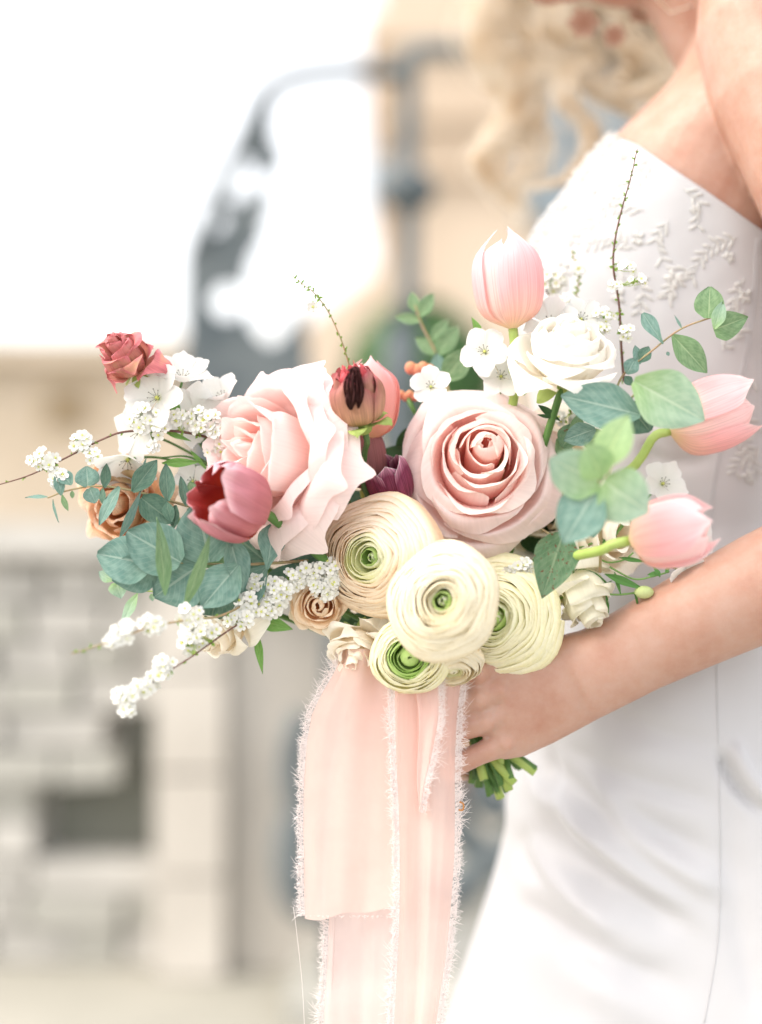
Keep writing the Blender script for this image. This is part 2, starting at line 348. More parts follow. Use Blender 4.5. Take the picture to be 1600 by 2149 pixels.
def S(phi, v, inset=0.0, f=True):
    xl, xr, b_ = xu(smooth_tab(T_l, v))+inset, xu(smooth_tab(T_r, v))-inset, smooth_tab(T_b, v)-inset
    cx, a = (xl+xr)/2, (xr-xl)/2
    c, s_ = math.cos(phi), math.sin(phi)
    e = .86
    X, Y_ = math.copysign(abs(c)**e, c), math.copysign(abs(s_)**e, s_)
    p = Vector((cx-a*X, YC-b_*Y_, zv(v)))
    if f and s_ > 0:
        q = K*(1+p.y); u, vv = 800+p.x/q, 1074.5-(p.z-ZC)/q
        n = Vector((-c/a, -s_/b_, 0)).normalized(); w = min(1, s_*2.2)
        p += n*(fold(u, vv)*w + .0006*noise.noise(Vector((u/60, vv/60, 1))))
    if v > 1500 and f:   # loose skirt flutes, growing to the hem
        p.y -= .02*min(1, (v-1500)/1500)*math.sin(phi*7+1)*abs(s_)
    return p
def proj(p): q = K*(1+p.y); return 800+p.x/q, 1074.5-(p.z-ZC)/q
def on_dress(u, v, lift=0.0):
    """point of the dress seen at photo position (u,v)"""
    best = None; vr = v
    for it in range(3):
        lo, hi = .0, math.pi*.75
        for _ in range(22):
            mid = (lo+hi)/2
            if proj(S(mid, vr, 0))[0] < u: lo = mid
            else: hi = mid
        p = S(lo, vr, 0); vr += (v-proj(p)[1])*.9
    e = .02; n = (S(lo+e, vr)-S(lo-e, vr)).cross(S(lo, vr+6)-S(lo, vr-6)).normalized()
    if n.y > 0: n = -n
    return p+n*lift, n
def neck_v(phi):
    ph = phi if phi <= math.pi else 2*math.pi-phi; v = 350.0
    for _ in range(10):
        u, vv = proj(S(ph, v, 0, False))
        v += (float(np.interp(u, [1180,1215,1285,1340,1400,1480,1600,1700,1850], [276,278,283,304,345,398,482,545,570]))-vv)*.8
    return v
m_skin, n, l = nm('skin'); bs = n['Principled BSDF']
tc = n.new('ShaderNodeTexCoord'); nz = n.new('ShaderNodeTexNoise'); nz.inputs['Scale'].default_value = 26; nz.inputs['Detail'].default_value = 12; nz.inputs['Roughness'].default_value = .68; l.new(tc.outputs['Object'], nz.inputs[0])
l.new(ramp(n, l, nz.outputs[0], [(.32, (.40,.20,.14)), (.5, (.45,.262,.195)), (.68, (.48,.31,.245))]), bs.inputs['Base Color'])
bs.inputs['Roughness'].default_value = .48; bs.inputs['Subsurface Weight'].default_value = .35; bs.inputs['Subsurface Radius'].default_value = (1,.35,.18); bs.inputs['Subsurface Scale'].default_value = .008
nb = n.new('ShaderNodeTexNoise'); nb.inputs['Scale'].default_value = 900; l.new(tc.outputs['Object'], nb.inputs[0]); bp = n.new('ShaderNodeBump'); bp.inputs['Strength'].default_value = .12; bp.inputs['Distance'].default_value = .0004; l.new(nb.outputs[0], bp.inputs['Height']); l.new(bp.outputs[0], bs.inputs['Normal'])

person = empty('person', (xu(1420), YC, 0))
b = MB()
vr = [-200,-60,0,30,60,90,120,150,180,210,240,270,300,340,380,420,460,520,600,700,850,1000,1150,1300,1450,1600,1750,1900]
N = 48; pts = []
for v in reversed(vr):
    for i in range(N): pts.append(S(2*math.pi*i/N, v, .006 if v < 1150 else .022, False))
k = b.grid(pts, N, len(vr), True); b.f.append(tuple(k+i for i in reversed(range(N)))); b.f.append(tuple(k+(len(vr)-1)*N+i for i in range(N)))
# neck and head (above the frame)
b.tube([P(1560,60,.2), P(1490,-40,.2), P(1430,-130,.2), P(1400,-200,.2)], [.062,.056,.055,.06], 24)
hc = P(1330,-270,.21)
b.ball(hc, .098, 32, 20, (1.02,.80,1.12)); b.ball(hc+Vector((-.055,0,-.045)), .058, 24, 16, (1,.85,1.05)); b.ball(hc+Vector((-.070,0,-.085)), .024, 16, 12)      # jaw and chin
b.tube([hc+Vector((-.098,0,.02)), hc+Vector((-.118,0,-.02)), hc+Vector((-.104,0,-.03))], [.009,.013,.009], 12)                                      # nose
b.ball(hc+Vector((-.104,0,-.052)), .014, 16, 10, (.8,1.5,.7)); b.ball(hc+Vector((.0,-.079,-.01)), .02, 14, 10, (.7,.35,1.3)); b.ball(hc+Vector((.0,.079,-.01)), .02, 14, 10, (.7,.35,1.3))
# near arm: shoulder, upper arm, elbow, forearm, wrist
b.tube([P(1585,-90,.12), P(1600,-20,.09), P(1612,60,.075), P(1652,190,.06), P(1742,420,.035), P(1800,700,.02), P(1845,950,.015), P(1870,1060,.012)],
       [.030,.046,.053,.0535,.047,.043,.040,.036], 28)
b.tube([P(1890,1030,.012), P(1870,1100,.01), P(1760,1165,.008), P(1600,1232,.008), P(1450,1305,.01), P(1340,1362,.012), P(1265,1402,.012), P(1210,1428,.012)],
       [(.030,.03),(.040,.038),(.0415,.039),(.0372,.036),(.0335,.031),(.0305,.026),(.0300,.0235),(.0305,.021)], 28, up=(.4,0,.9))
# hand: palm, four fingers round the stems, thumb on the far side
b.tube([P(1250,1408,.012), P(1190,1432,.012), P(1120,1462,.010), P(1060,1486,.008), P(1022,1500,.010)], [(.0300,.021),(.033,.0185),(.0355,.0165),(.036,.015),(.033,.013)], 28, up=(.37,0,.93))
def finger(kn, pip, dip, tip, r):
    b.tube([Vector(kn)+ (Vector(kn)-Vector(pip))*.5, kn, (Vector(kn)*.5+Vector(pip)*.5), pip, (Vector(dip)*.5+Vector(pip)*.5), dip, tip], [r*1.05, r*1.1, r*.93, r*1.0, r*.88, r*.9, r*.72], 14)
    b.ball(tip, r*.74, 12, 8)
finger(P(1000,1412,.003), P(905,1450,-.002), P(885,1475,.028), P(930,1490,.050), .0095)
finger(P(1000,1462,.000), P(898,1498,-.004), P(878,1520,.028), P(925,1530,.052), .0098)
finger(P(1012,1512,.001), P(915,1550,-.002), P(895,1568,.028), P(940,1575,.050), .0093)
finger(P(1052,1562,.005), P(962,1602,.002), P(942,1618,.026), P(975,1622,.046), .0084)
b.tube([P(1215,1400,.028), P(1130,1392,.050), P(1060,1400,.066), P(1010,1425,.070), P(965,1450,.068)], [.018,.0155,.0125,.0118,.009], 14)
# knuckles and tendons on the back of the hand
for q, r in ((P(1003,1416,-.005),.0075),(P(1008,1466,-.0065),.0078),(P(1022,1514,-.004),.0074),(P(1062,1560,.0),.0068)): b.ball(q, r, 12, 8)
for (p0, p1) in ((P(1008,1466,-.0045),P(1190,1425,-.0022)),(P(1022,1514,-.0025),P(1195,1440,-.0015)),(P(1062,1560,.0015),P(1190,1455,.0005))): b.tube([p0, (p0+p1)/2, p1], [.0036,.003,.0024], 8)
def voxel_union(mb, name, size, it=4):
    me = bpy.data.meshes.new(name); me.from_pydata(mb.v, [], mb.f); bm = bmesh.new(); bm.from_mesh(me)
    bmesh.ops.recalc_face_normals(bm, faces=bm.faces); bm.to_mesh(me); bm.free()
    o = bpy.data.objects.new(name, me); COL.objects.link(o)
    m = o.modifiers.new('r', 'REMESH'); m.mode = 'VOXEL'; m.voxel_size = size; m.use_smooth_shade = True
    if it: s_ = o.modifiers.new('s', 'SMOOTH'); s_.factor = .5; s_.iterations = it
    dg = bpy.context.evaluated_depsgraph_get(); me2 = bpy.data.meshes.new_from_object(o.evaluated_get(dg)); me2.name = name
    bpy.data.objects.remove(o); return me2
me = voxel_union(b, 'body', .0019, 4)
inv = MW[person.name].inverted(); me.transform(inv); me.materials.clear(); me.materials.append(m_skin)
me.polygons.foreach_set('use_smooth', [True]*len(me.polygons))
body = bpy.data.objects.new('body', me); COL.objects.link(body); body.parent = person

# ---- dress
def cloth(name, c, rough=.42, sheen=.2):
    m, n, l = nm(name); bs = n['Principled BSDF']; bs.inputs['Base Color'].default_value = rgba(c); bs.inputs['Roughness'].default_value = rough
    bs.inputs['Sheen Weight'].default_value = sheen; bs.inputs['Specular IOR Level'].default_value = .35
    tc = n.new('ShaderNodeTexCoord'); w = n.new('ShaderNodeTexNoise'); w.inputs['Scale'].default_value = 1400; l.new(tc.outputs['Object'], w.inputs[0])
    w2 = n.new('ShaderNodeTexNoise'); w2.inputs['Scale'].default_value = 14; w2.inputs['Detail'].default_value = 3; l.new(tc.outputs['Object'], w2.inputs[0])
    b1 = n.new('ShaderNodeBump'); b1.inputs['Strength'].default_value = .15; b1.inputs['Distance'].default_value = .0003; l.new(w.outputs[0], b1.inputs['Height'])
    b2 = n.new('ShaderNodeBump'); b2.inputs['Strength'].default_value = .25; b2.inputs['Distance'].default_value = .004; l.new(w2.outputs[0], b2.inputs['Height']); l.new(b1.outputs[0], b2.inputs['Normal']); l.new(b2.outputs[0], bs.inputs['Normal'])
    return m
m_satin = cloth('ivory_satin', (.485,.485,.50), .34, .3); m_lace = solid('ivory_embroidery', (.53,.525,.51), .55, .3, 900, bdist=.0004)
NP = 320; NVr = 260; pts = []; uvs = []
vbot = 3640
for j in range(NVr):
    t = j/(NVr-1)
    for i in range(NP):
        ph = 2*math.pi*i/NP; top = neck_v(ph); tt = t**.62; v = vbot+(top-vbot)*tt
        pts.append(S(ph, v, 0)); uvs.append((i/NP, t))
b = MB(); b.grid(pts, NP, NVr, True, uvs); dress = b.build('dress', m_satin, person)
so = dress.modifiers.new('thick', 'SOLIDIFY'); so.thickness = .0016; so.offset = -1
tag(dress, 'strapless ivory satin wedding dress with embroidered bodice')
def seam(path, r=.00035, lift=.0003, name='seam'):
    b = MB(); b.tube([on_dress(u, v, lift)[0] for u, v in spline(path, 40)], r, 6); return b.build(name, m_satin, dress)
seam([(1504,1385),(1507,1500),(1510,1640),(1512,1800),(1508,1960),(1494,2060),(1478,2145)])
seam([(1588,500),(1580,620),(1560,760),(1520,900),(1495,1020),(1482,1130)])
seam([(1594,500),(1587,620),(1567,760),(1527,900),(1502,1020),(1489,1130)])
b = MB(); pth = [(1284,283)]+[(u, float(np.interp(u, [1284,1330,1400,1480,1560,1600], [283,304,357,414,470,498]))) for u in range(1300, 1600, 20)]
# bead and leaf embroidery lying on the bodice
rl = random.Random(11); b = MB()
def pad(u, v, ang, Lp, Wp, th=.0012):
    th *= .6
    p, nn = on_dress(u, v, .0002); t = Vector((math.cos(ang), 0, -math.sin(ang))); t = (t-nn*t.dot(nn)).normalized(); s_ = nn.cross(t)
    L_, W_ = Lp*KK, Wp*KK; k = len(b.v); nu, nv_ = 6, 3
    ring = [(L_*math.cos(a), W_*math.sin(a)) for a in [2*math.pi*i/8 for i in range(8)]]
    for sc_, h_ in ((1, 0), (.75, th*.8), (.3, th)):
        for x_, y_ in ring: b.v.append(tuple(p+t*x_*sc_+s_*y_*sc_+nn*h_)); b.uv.append((0,0))
    for r_ in range(2):
        for i in range(8): a_ = k+r_*8+i; c_ = k+r_*8+(i+1) % 8; b.f.append((a_, c_, c_+8, a_+8))
    b.f.append(tuple(k+16+i for i in range(8)))
def spray(path, n, leaf=13):
    pts = spline(path, n)
    b.tube([on_dress(u, v, .0004)[0] for u, v in spline(path, 26)], .00042, 5)
    for i, (u, v) in enumerate(pts):
        q = pts[min(i+1, n-1)]-pts[max(i-1, 0)]; a = math.atan2(q[1], q[0]); pad(u, v, a, 8, 1.4, .0008)
        for sgn in (-1, 1):
            if rl.random() < .8: aa = a+sgn*rl.uniform(.6, 1.0); pad(u+math.cos(aa)*leaf, v+math.sin(aa)*leaf, aa, leaf*rl.uniform(.7, 1.1), 3.0, .0014)
def motif(u, v, r):
    for i in range(5):
        a = i*1.257+rl.random(); pad(u+math.cos(a)*r*.6, v+math.sin(a)*r*.6, a, r*.5, r*.28, .0022)
    for i in range(14): pad(u+rl.gauss(0, r*.35), v+rl.gauss(0, r*.35), 0, 1.8, 1.8, .002)
for pth_, n_ in (([(1540,500),(1500,515),(1470,545),(1455,580)],9),([(1455,560),(1425,580),(1405,610)],6),([(1400,560),(1420,590),(1405,620)],5),([(1345,440),(1300,430),(1255,450),(1230,480)],9),
                 ([(1330,520),(1290,500),(1240,510)],7),([(1360,340),(1330,380),(1290,395)],7),([(1440,400),(1470,430),(1465,470)],6),([(1560,590),(1540,640),(1555,690)],7),([(1250,340),(1225,380),(1215,420)],6),
                 ([(1280,560),(1330,575),(1350,610),(1345,650)],8),([(1540,900),(1570,940),(1590,1000)],8),([(1590,940),(1560,960),(1545,985)],6),([(1520,730),(1545,700),(1550,650)],7),([(1580,800),(1560,850),(1585,900)],6),
                 ([(1200,430),(1170,470),(1160,520)],7),([(1215,560),(1180,600),(1190,650)],7),([(1400,470),(1380,500),(1390,540)],5),([(1500,800),(1490,850),(1450,860)],5)):
    spray(pth_, n_)
for q in ((1415,585,20),(1290,420,16),(1340,500,15),(1205,500,18),(1245,410,15),(1565,620,16),(1180,560,18),(1300,620,16),(1530,540,12),(1570,1000,14),(1310,330,11),(1460,440,10)): motif(*q)
for i in range(260):   # raised beading along the bust edge
    v = rl.uniform(290, 640); u = tab(T_l, v)+rl.uniform(2, 34)+2; pad(u, v, rl.uniform(0,6), rl.uniform(3, 7), rl.uniform(2, 4), rl.uniform(.002,.0045))
em = b.build('embroidery', m_lace, dress); tag(em, 'raised leaf and bead embroidery on the bodice', kind='stuff')

# ---- hair: blonde waves falling forward over the far shoulder
m_hair, n, l = nm('blonde_hair'); bs = n['Principled BSDF']; tc = n.new('ShaderNodeTexCoord')
nz = n.new('ShaderNodeTexNoise'); nz.inputs['Scale'].default_value = 45; l.new(tc.outputs['Object'], nz.inputs[0])
l.new(ramp(n, l, nz.outputs[0], [(.3, (.66,.47,.29)), (.42, (.88,.75,.58)), (.55, (.95,.89,.80)), (.7, (.97,.94,.88))]), bs.inputs['Base Color']); bs.inputs['Roughness'].default_value = .4
th_ = n.new('ShaderNodeBsdfTranslucent'); th_.inputs[0].default_value = (.99,.94,.86,1); mh_ = n.new('ShaderNodeMixShader'); mh_.inputs[0].default_value = .72; l.new(bs.outputs[0], mh_.inputs[1]); l.new(th_.outputs[0], mh_.inputs[2]); l.new(mh_.outputs[0], n['Material Output'].inputs[0])
HB = MB(); rh = random.Random(21)
locks = [ # guide (u, v, y), start radius px, end radius px, strands, curl amplitude px
 ([(1130,-150,.44),(1060,-20,.44),(1030,70,.44),(1075,150,.43),(1110,230,.43),(1060,290,.43),(1020,340,.43),(1060,400,.43),(1095,450,.43),(1060,500,.43)], 62, 20, 150, 12),
 ([(1150,-150,.46),(1080,-40,.46),(1020,20,.46),(1010,90,.46),(1040,160,.46),(1075,210,.46),(1040,280,.46),(1005,330,.46),(1010,380,.46)], 60, 22, 130, 12),
 ([(1200,-150,.45),(1130,-20,.45),(1100,60,.44),(1140,130,.43),(1100,210,.43),(1130,290,.43),(1120,360,.43),(1090,410,.43),(1110,450,.43)], 60, 22, 120, 12),
 ([(1220,-140,.42),(1170,-10,.42),(1150,80,.42),(1195,150,.41),(1190,210,.40),(1230,260,.40),(1240,310,.40),(1200,370,.40),(1135,392,.40),(1090,400,.40)], 40, 16, 100, 8),
 ([(1260,-140,.42),(1230,-20,.42),(1200,60,.41),(1250,120,.41),(1235,170,.41),(1290,215,.41),(1350,250,.41),(1390,290,.41)], 48, 18, 110, 10),
 ([(1330,-160,.42),(1310,-20,.42),(1300,70,.41),(1360,130,.40),(1400,170,.40),(1330,200,.40),(1240,170,.40)], 50, 40, 150, 12),
 ([(1420,-160,.42),(1420,20,.42),(1400,100,.41),(1340,150,.41),(1290,190,.41),(1340,225,.40)], 50, 36, 150, 12),
 ([(1290,-150,.44),(1250,-20,.44),(1210,40,.44),(1150,90,.44),(1090,120,.44),(1050,100,.44)], 66, 40, 170, 14),
 ([(1250,-150,.46),(1180,-60,.46),(1110,10,.46),(1090,70,.46),(1160,120,.46),(1220,120,.46)], 66, 50, 170, 14)]
for gd, r0, r1, cnt, amp in locks:
    base = spline(gd, 34)
    for k in range(int(cnt*1.0)):
        a = rh.uniform(0, 6.28); rr0 = math.sqrt(rh.random())*(1.9 if rh.random() < .12 else 1); off = Vector((math.cos(a), math.sin(a), 0))*rr0; ph = rh.uniform(0, 6.28); fr = rh.uniform(1.6, 3.2); ln = rh.uniform(.72, 1.0)
        path = []
        for i in range(34):
            t = i/33*ln; g_ = base[min(33, int(i*ln))]
            r = r0+(r1-r0)*t; w = amp*math.sin(t*fr*6.28+ph)*.6
            path.append(P(g_[0]+off.x*r+w, g_[1]+off.y*r*.45, g_[2]+off.y*r*K))
        rad = rh.uniform(.00018, .0004); HB.tube(path[::1], [rad]*30+[rad*.8, rad*.6, rad*.4, rad*.15], 3, cap=False)
# scalp hair and nape, above the frame and behind the neck
for k in range(900):
    d = Vector((rh.uniform(-.35,1), rh.uniform(-1,1), rh.uniform(-.2,1))).normalized(); p0 = hc+Vector((d.x*.102, d.y*.082, d.z*.112))*1.02
    q = Vector((.07, d.y*.07, -.12)); HB.tube([p0, p0*.6+(hc+q)*.4+d*.03, hc+q+Vector((rh.gauss(0,.012), rh.gauss(0,.012), rh.gauss(0,.02)))], [.0012,.0012,.0006], 3, cap=False)
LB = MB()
for k in range(420):   # dark strands put in as the shade under the chin, next to the neck
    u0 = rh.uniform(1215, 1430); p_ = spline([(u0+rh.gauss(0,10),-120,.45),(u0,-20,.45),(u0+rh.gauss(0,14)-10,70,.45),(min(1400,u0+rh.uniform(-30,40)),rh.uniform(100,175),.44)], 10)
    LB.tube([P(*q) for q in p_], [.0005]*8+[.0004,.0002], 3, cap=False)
tag(LB.build('hair_shade', solid('hair_shade_brown', (.07,.04,.022), .5, c2=(.20,.12,.06)), person), 'dark brown strands standing for the shade in the hair beside the neck', kind='stuff')
hair = HB.build('hair', m_hair, person); tag(hair, 'loose blonde waves falling over the far shoulder', kind='stuff')
tag(person, 'bride in a strapless ivory dress with blonde waves, holding the bouquet at her waist', 'person')
# ================================================================== bouquet
GB = 'flowers and foliage of the bridal bouquet'
BIND = P(1000, 1500, .036)
m_stem = solid('green_stem', (.06,.15,.03), .5, .1, 60, (.10,.21,.05))
m_stemy = solid('lime_stem', (.30,.42,.09), .5, .1, 60, (.38,.50,.14))
m_calyx = petal_mat('calyx_green', [(0,(.22,.32,.08)),(1,(.38,.48,.14))], .25)
m_twig = solid('brown_twig', (.11,.05,.04), .7, .3, 200, (.17,.09,.07))
m_twigt = solid('tan_twig', (.36,.24,.14), .7, .3, 200, (.30,.28,.14))
ends = [(1122,1618,.03),(1078,1640,.022),(1066,1662,.03),(1052,1676,.04),(1040,1655,.05),(1018,1640,.026),(1005,1652,.045),(1090,1610,.045),(1030,1668,.034),(1068,1634,.04),(1048,1650,.024),(992,1640,.035)]
ei = [0]
def stem(root, start, direction, r=.0026, mat=None, reach=True, via=None):
    """stem from the flower to the tie and on to its cut end below the hand"""
    e = ends[ei[0] % len(ends)]; ei[0] += 1; rr = random.Random(ei[0])
    s = Vector(start); bnd = BIND+Vector((rr.uniform(-.011,.011), rr.uniform(-.010,.012), 0)); d = Vector(direction).normalized()
    pts = [s, s-d*.012]+([Vector(q) for q in via] if via else [])+[s*.25+bnd*.75+Vector((0,.012,.012)), bnd]
    if reach: pts.append(P(e[0]+rr.uniform(-5,5), e[1]+rr.uniform(-5,5), e[2]))
    sp = [Vector(q) for q in spline(pts, 22)]; b = MB(); b.tube(sp, r, 8); return b.build('stem', mat or m_stem, root)
def petal(th, hw, prof, ws, rnd=.25, tip=0.0, tipw=.16, wav=.0, wf=2.0, roll=0.0, twist=0.0, seed=0, R=1.0, nu=13, nv=13, lx=0.0, ec=0.0):
    """one petal in flower space; prof = (radius, height) from base to tip, ws = half-width factor along it"""
    sp = spline(prof, 40); wsp = spline([(w,) for w in ws], 40); pts = []; uvs = []
    for j in range(nv):
        v = j/(nv-1)
        for i in range(nu):
            u = -1+2*i/(nu-1); Lu = 1-rnd*abs(u)**2.4+tip*(math.exp(-(u/tipw)**2)-.5*abs(u)**1.3)
            s = v*Lu; k = max(0, min(1, s))*39; k0 = min(38, int(k)); f = k-k0
            r, z = sp[k0]*(1-f)+sp[k0+1]*f
            if s > 1: r, z = r+(sp[39][0]-sp[37][0])*(s-1)*20, z+(sp[39][1]-sp[37][1])*(s-1)*20
            w = float(wsp[k0][0]*(1-f)+wsp[k0+1][0]*f)
            a = th+u*hw*w+twist*s
            nzv = noise.noise(Vector((u*wf+seed*3.7, s*2.5, seed*1.3)))*wav*R*(.25+s*s)
            nz2 = noise.noise(Vector((u*wf*2.6+seed*1.7, s*3.5+9, seed*2.3)))*wav*R*.35*s*s
            q = roll*max(0, abs(u)-.35)**2*s*s*R*2
            e = ec*abs(u)**3*s*R
            rr_ = r*R+nzv+nz2+q*.5-e; zz = z*R+nzv*.4-q+lx*u*R*s
            pts.append((rr_*math.cos(a), rr_*math.sin(a), zz)); uvs.append(((u+1)/2, v))
    b = MB(); b.grid(pts, nu, nv, False, uvs); return b
def blank(name, pos, axis, roll, label, cat, group=None):
    r = empty(name, M=basis(pos, axis, roll)); tag(r, label, cat, group or GB); return r
def pbuild(b, root, mat, name='petal'): return b.build(name, mat, root, world=False)

# ---------------------------------------------------------------- the open garden rose
def rose(pos, axis, R, n, mats, label, roll=0, seed=1, op=1.0, cen=.07, tip=.1, wav=.05, depth=.5, hw0=1.35, hw1=.8, refl=.12, name='rose', stemr=.0028, st=True, pw=1.0, outer_roll=.25, via=None, off=(0,0), jit=.05, lip=.05):
    root = blank(name, pos, axis, roll, label, 'rose'); rd = random.Random(seed)
    for i in range(n):
        f = i/(n-1); th = i*2.399+rd.uniform(-.22, .22); tr = (cen+(1-cen)*f**pw)*op*(1+rd.uniform(-jit,jit))
        hw = (hw0+(hw1-hw0)*f)*(1+rd.uniform(-.12,.12))
        zt = depth*(1.10+.06*math.exp(-(f/.10)**2)-1.22*f**1.7)+rd.uniform(-.035,.035)
        if f < .12:
            prof = [(.02,-.4),(tr*.9+.03,-.1),(tr*1.1+.03,zt-.15),(tr*.9+.01,zt-.03),(tr*.62,zt+.01)]; ws = [1,1,1.05,1.0,.9]; rf = .14; rl_ = 0; tp = .02; e_ = .03; hw *= 1.3
        elif f < .55:
            prof = [(.02,-.5),(max(tr*.95,.10),-.2),(tr*1.04+.02,zt-.22),(tr*.97,zt-.05),(tr*1.0+lip*.5,zt)]; ws = [.9,1,1,.98,.9]; rf = .34; rl_ = .04; tp = tip*.3; e_ = .0
        else:
            g_ = (f-.55)/.45
            prof = [(.03,-.5),(tr*.5,-.32),(tr*.80,zt-.16),(tr*.92,zt+.005),(tr*1.0+lip,zt-refl*g_-.01)]; ws = [.8,1,1,1,.9]; rf = .27; rl_ = outer_roll*g_; tp = tip*(.3+g_); e_ = 0
        b = petal(th, hw, prof, ws, rf, tp, .24, wav*(.8+.5*f), 1.3, rl_, .12+rd.uniform(-.1,.35), seed*10+i, R, 17, 17, rd.uniform(-.05,.05), e_)
        ox, oy = off[0]*R*(1-f)**1.3+rd.uniform(-.03,.03)*R, off[1]*R*(1-f)**1.3+rd.uniform(-.03,.03)*R
        b.v = [(x+ox*min(1, max(0, z/R+.5)*1.3), y+oy*min(1, max(0, z/R+.5)*1.3), z) for x, y, z in b.v]
        pbuild(b, root, mats[min(len(mats)-1, int(f*len(mats)))])
    if st:
        ax = Vector(axis).normalized(); base = Vector(pos)-ax*R*.5
        b = MB(); b.ball((0,0,-.52*R), .10*R, 10, 8, (1,1,1.2))
        for i in range(5): b2 = petal(i*1.257, .55, [(.08,-.5),(.25,-.5),(.45,-.62),(.55,-.75)], [1,1,.6,.1], .1, 0, .2, .05, 2, 0, 0, i, R, 5, 8); pbuild(b2, root, m_calyx, 'sepal')
        pbuild(b, root, m_calyx, 'hip'); stem(root, base, axis, stemr, via=via)
    return root
pk_in = petal_mat('rose_pink_heart', [(0,(.985,.46,.40)),(.45,(.99,.70,.64)),(.8,(.99,.86,.81)),(1,(.99,.91,.87))], .48)
pk_mid = petal_mat('rose_pink_mid', [(0,(.98,.46,.40)),(.5,(.985,.72,.67)),(.85,(.985,.85,.82)),(1,(.985,.90,.87))], .38)
pk_out = petal_mat('rose_pink_outer', [(0,(.93,.60,.46)),(.35,(.94,.73,.69)),(.8,(.94,.785,.765)),(1,(.94,.80,.785))], .34)
rose(P(1003,992,.012), A(-.06,.12,1), .0600, 30, [pk_in,pk_in,pk_mid,pk_mid,pk_out,pk_out], 'fully open pale pink garden rose seen face on in the middle of the bouquet', seed=4, cen=.05, tip=.10, wav=.07, depth=.50, pw=.95, refl=.22, hw0=1.35, hw1=.98, off=(.10,.26), jit=.08, lip=.08)
# ---------------------------------------------------------------- the side-on pink rose with long pointed petals
def side_rose():
    ax = A(-.74,.16,.66); pos = P(572,960,.0)
    root = blank('rose', pos, ax, .3, 'large pale pink rose seen from the side with long pointed rolled-back petals', 'rose'); rd = random.Random(8); R = .0525
    for i in range(15):     # inner cup, loosely folded
        f = i/14; th = i*2.399+rd.uniform(-.3,.3); tr = .08+.62*f; zt = .66-.10*f+rd.uniform(-.07,.07)
        b = petal(th, 1.25-.45*f, [(.02,-.6),(tr*.7+.06,-.3),(tr*.95+.05,zt-.35),(tr*1.0,zt-.10),(tr*1.10+.02,zt)], [.9,1,1,.95,.7], .14, .16, .22, .07, 1.3, .16, .1, i, R, 15, 16)
        pbuild(b, root, pk_mid if f < .5 else pk_out)
    for i in range(19):     # long outer petals, edges rolled back to a point
        th = i*2.399+.4+rd.uniform(-.2,.2); g_ = i/18
        ln = .92+.30*g_+rd.uniform(-.07,.07)
        b = petal(th, .84-.16*g_, [(.04,-.65),(.40,-.5),(.74,-.12),(.93*ln,.26-.34*g_),(1.16*ln,.24-.62*g_)], [.8,1,1.0,.82,.40], .14, .09, .30, .05, 1.2, .36, .08, 30+i, R, 17, 17)
        pbuild(b, root, pk_out)
    stem(root, pos-ax*R*.6, ax)
side_rose()

# ---------------------------------------------------------------- smaller roses
mv = petal_mat('dusty_rose', [(0,(.62,.36,.20)),(.5,(.60,.22,.20)),(.85,(.66,.20,.22)),(1,(.74,.26,.28))], .25, vein=.12, spot=(90,.55,(.60,.34,.20),.2))
root_m = [mv]
rose(P(270,757,.0), A(-.42,.62,.62), .0215, 14, root_m, 'small dusty rose-pink rosebud tilting up at the upper left tip of the bouquet', seed=3, op=1.0, cen=.15, tip=.2, wav=.22, depth=.95, hw0=1.2, hw1=.9, refl=.35, outer_roll=.4, stemr=.0018)
cr = petal_mat('ivory_rose', [(0,(.88,.76,.54)),(.5,(.93,.86,.73)),(1,(.96,.93,.84))], .35, vein=.03)
cw = petal_mat('white_rose', [(0,(.90,.84,.68)),(.4,(.95,.92,.85)),(1,(.96,.95,.92))], .35, vein=.03)
rose(P(1192,745,-.02), A(.10,.80,.60), .0405, 26, [cw], 'wide white rose tilted upward below the tall pink tulip', seed=9, op=1.0, cen=.1, tip=.1, wav=.09, depth=.55, refl=.2, outer_roll=.15)
org = petal_mat('apricot_rose', [(0,(.50,.28,.10)),(.45,(.78,.44,.24)),(.85,(.90,.58,.40)),(1,(.92,.70,.56))], .35, vein=.12, spot=(45,.52,(.40,.28,.14),.2))
rose(P(262,1058,.018), A(-.35,-.02,1), .0370, 15, [org], 'faded apricot rose with browning petals behind the left eucalyptus', seed=6, op=1.0, cen=.15, tip=.16, wav=.16, depth=.45, refl=.1, outer_roll=.3)
pch = petal_mat('peach_spray', [(0,(.82,.52,.28)),(.5,(.87,.66,.44)),(1,(.91,.78,.62))], .4)
rose(P(672,1268,.0), A(.0,-.10,1), .022, 18, [pch], 'small peach spray rose under the white spirea left of the ranunculus', seed=12, cen=.12, wav=.08, depth=.5, st=True, stemr=.0018)
rose(P(748,1362,-.002), A(-.15,-.55,.85), .0255, 17, [cr], 'ruffled cream spray rose hanging at the bottom left of the ranunculus', seed=14, cen=.1, tip=.15, wav=.2, depth=.62, refl=.3, outer_roll=.25, stemr=.002)
rose(P(470,1312,-.004), A(-.55,-.55,.65), .0265, 15, [cr], 'drooping ivory rose with drawn-down petals at the lower left', seed=15, cen=.12, tip=.2, wav=.16, depth=.8, refl=.35, outer_roll=.35, stemr=.002)
wl_ = petal_mat('white_lisianthus', [(0,(.72,.74,.48)),(.3,(.88,.86,.70)),(1,(.92,.90,.82))], .4)
rose(P(1215,1235,.008), A(.30,-.75,.45), .026, 12, [wl_], 'cream bell-shaped bloom hanging by the wrist under the speckled leaf', seed=18, cen=.2, tip=.1, wav=.14, depth=1.0, hw0=1.4, hw1=1.0, refl=.3, stemr=.0018)
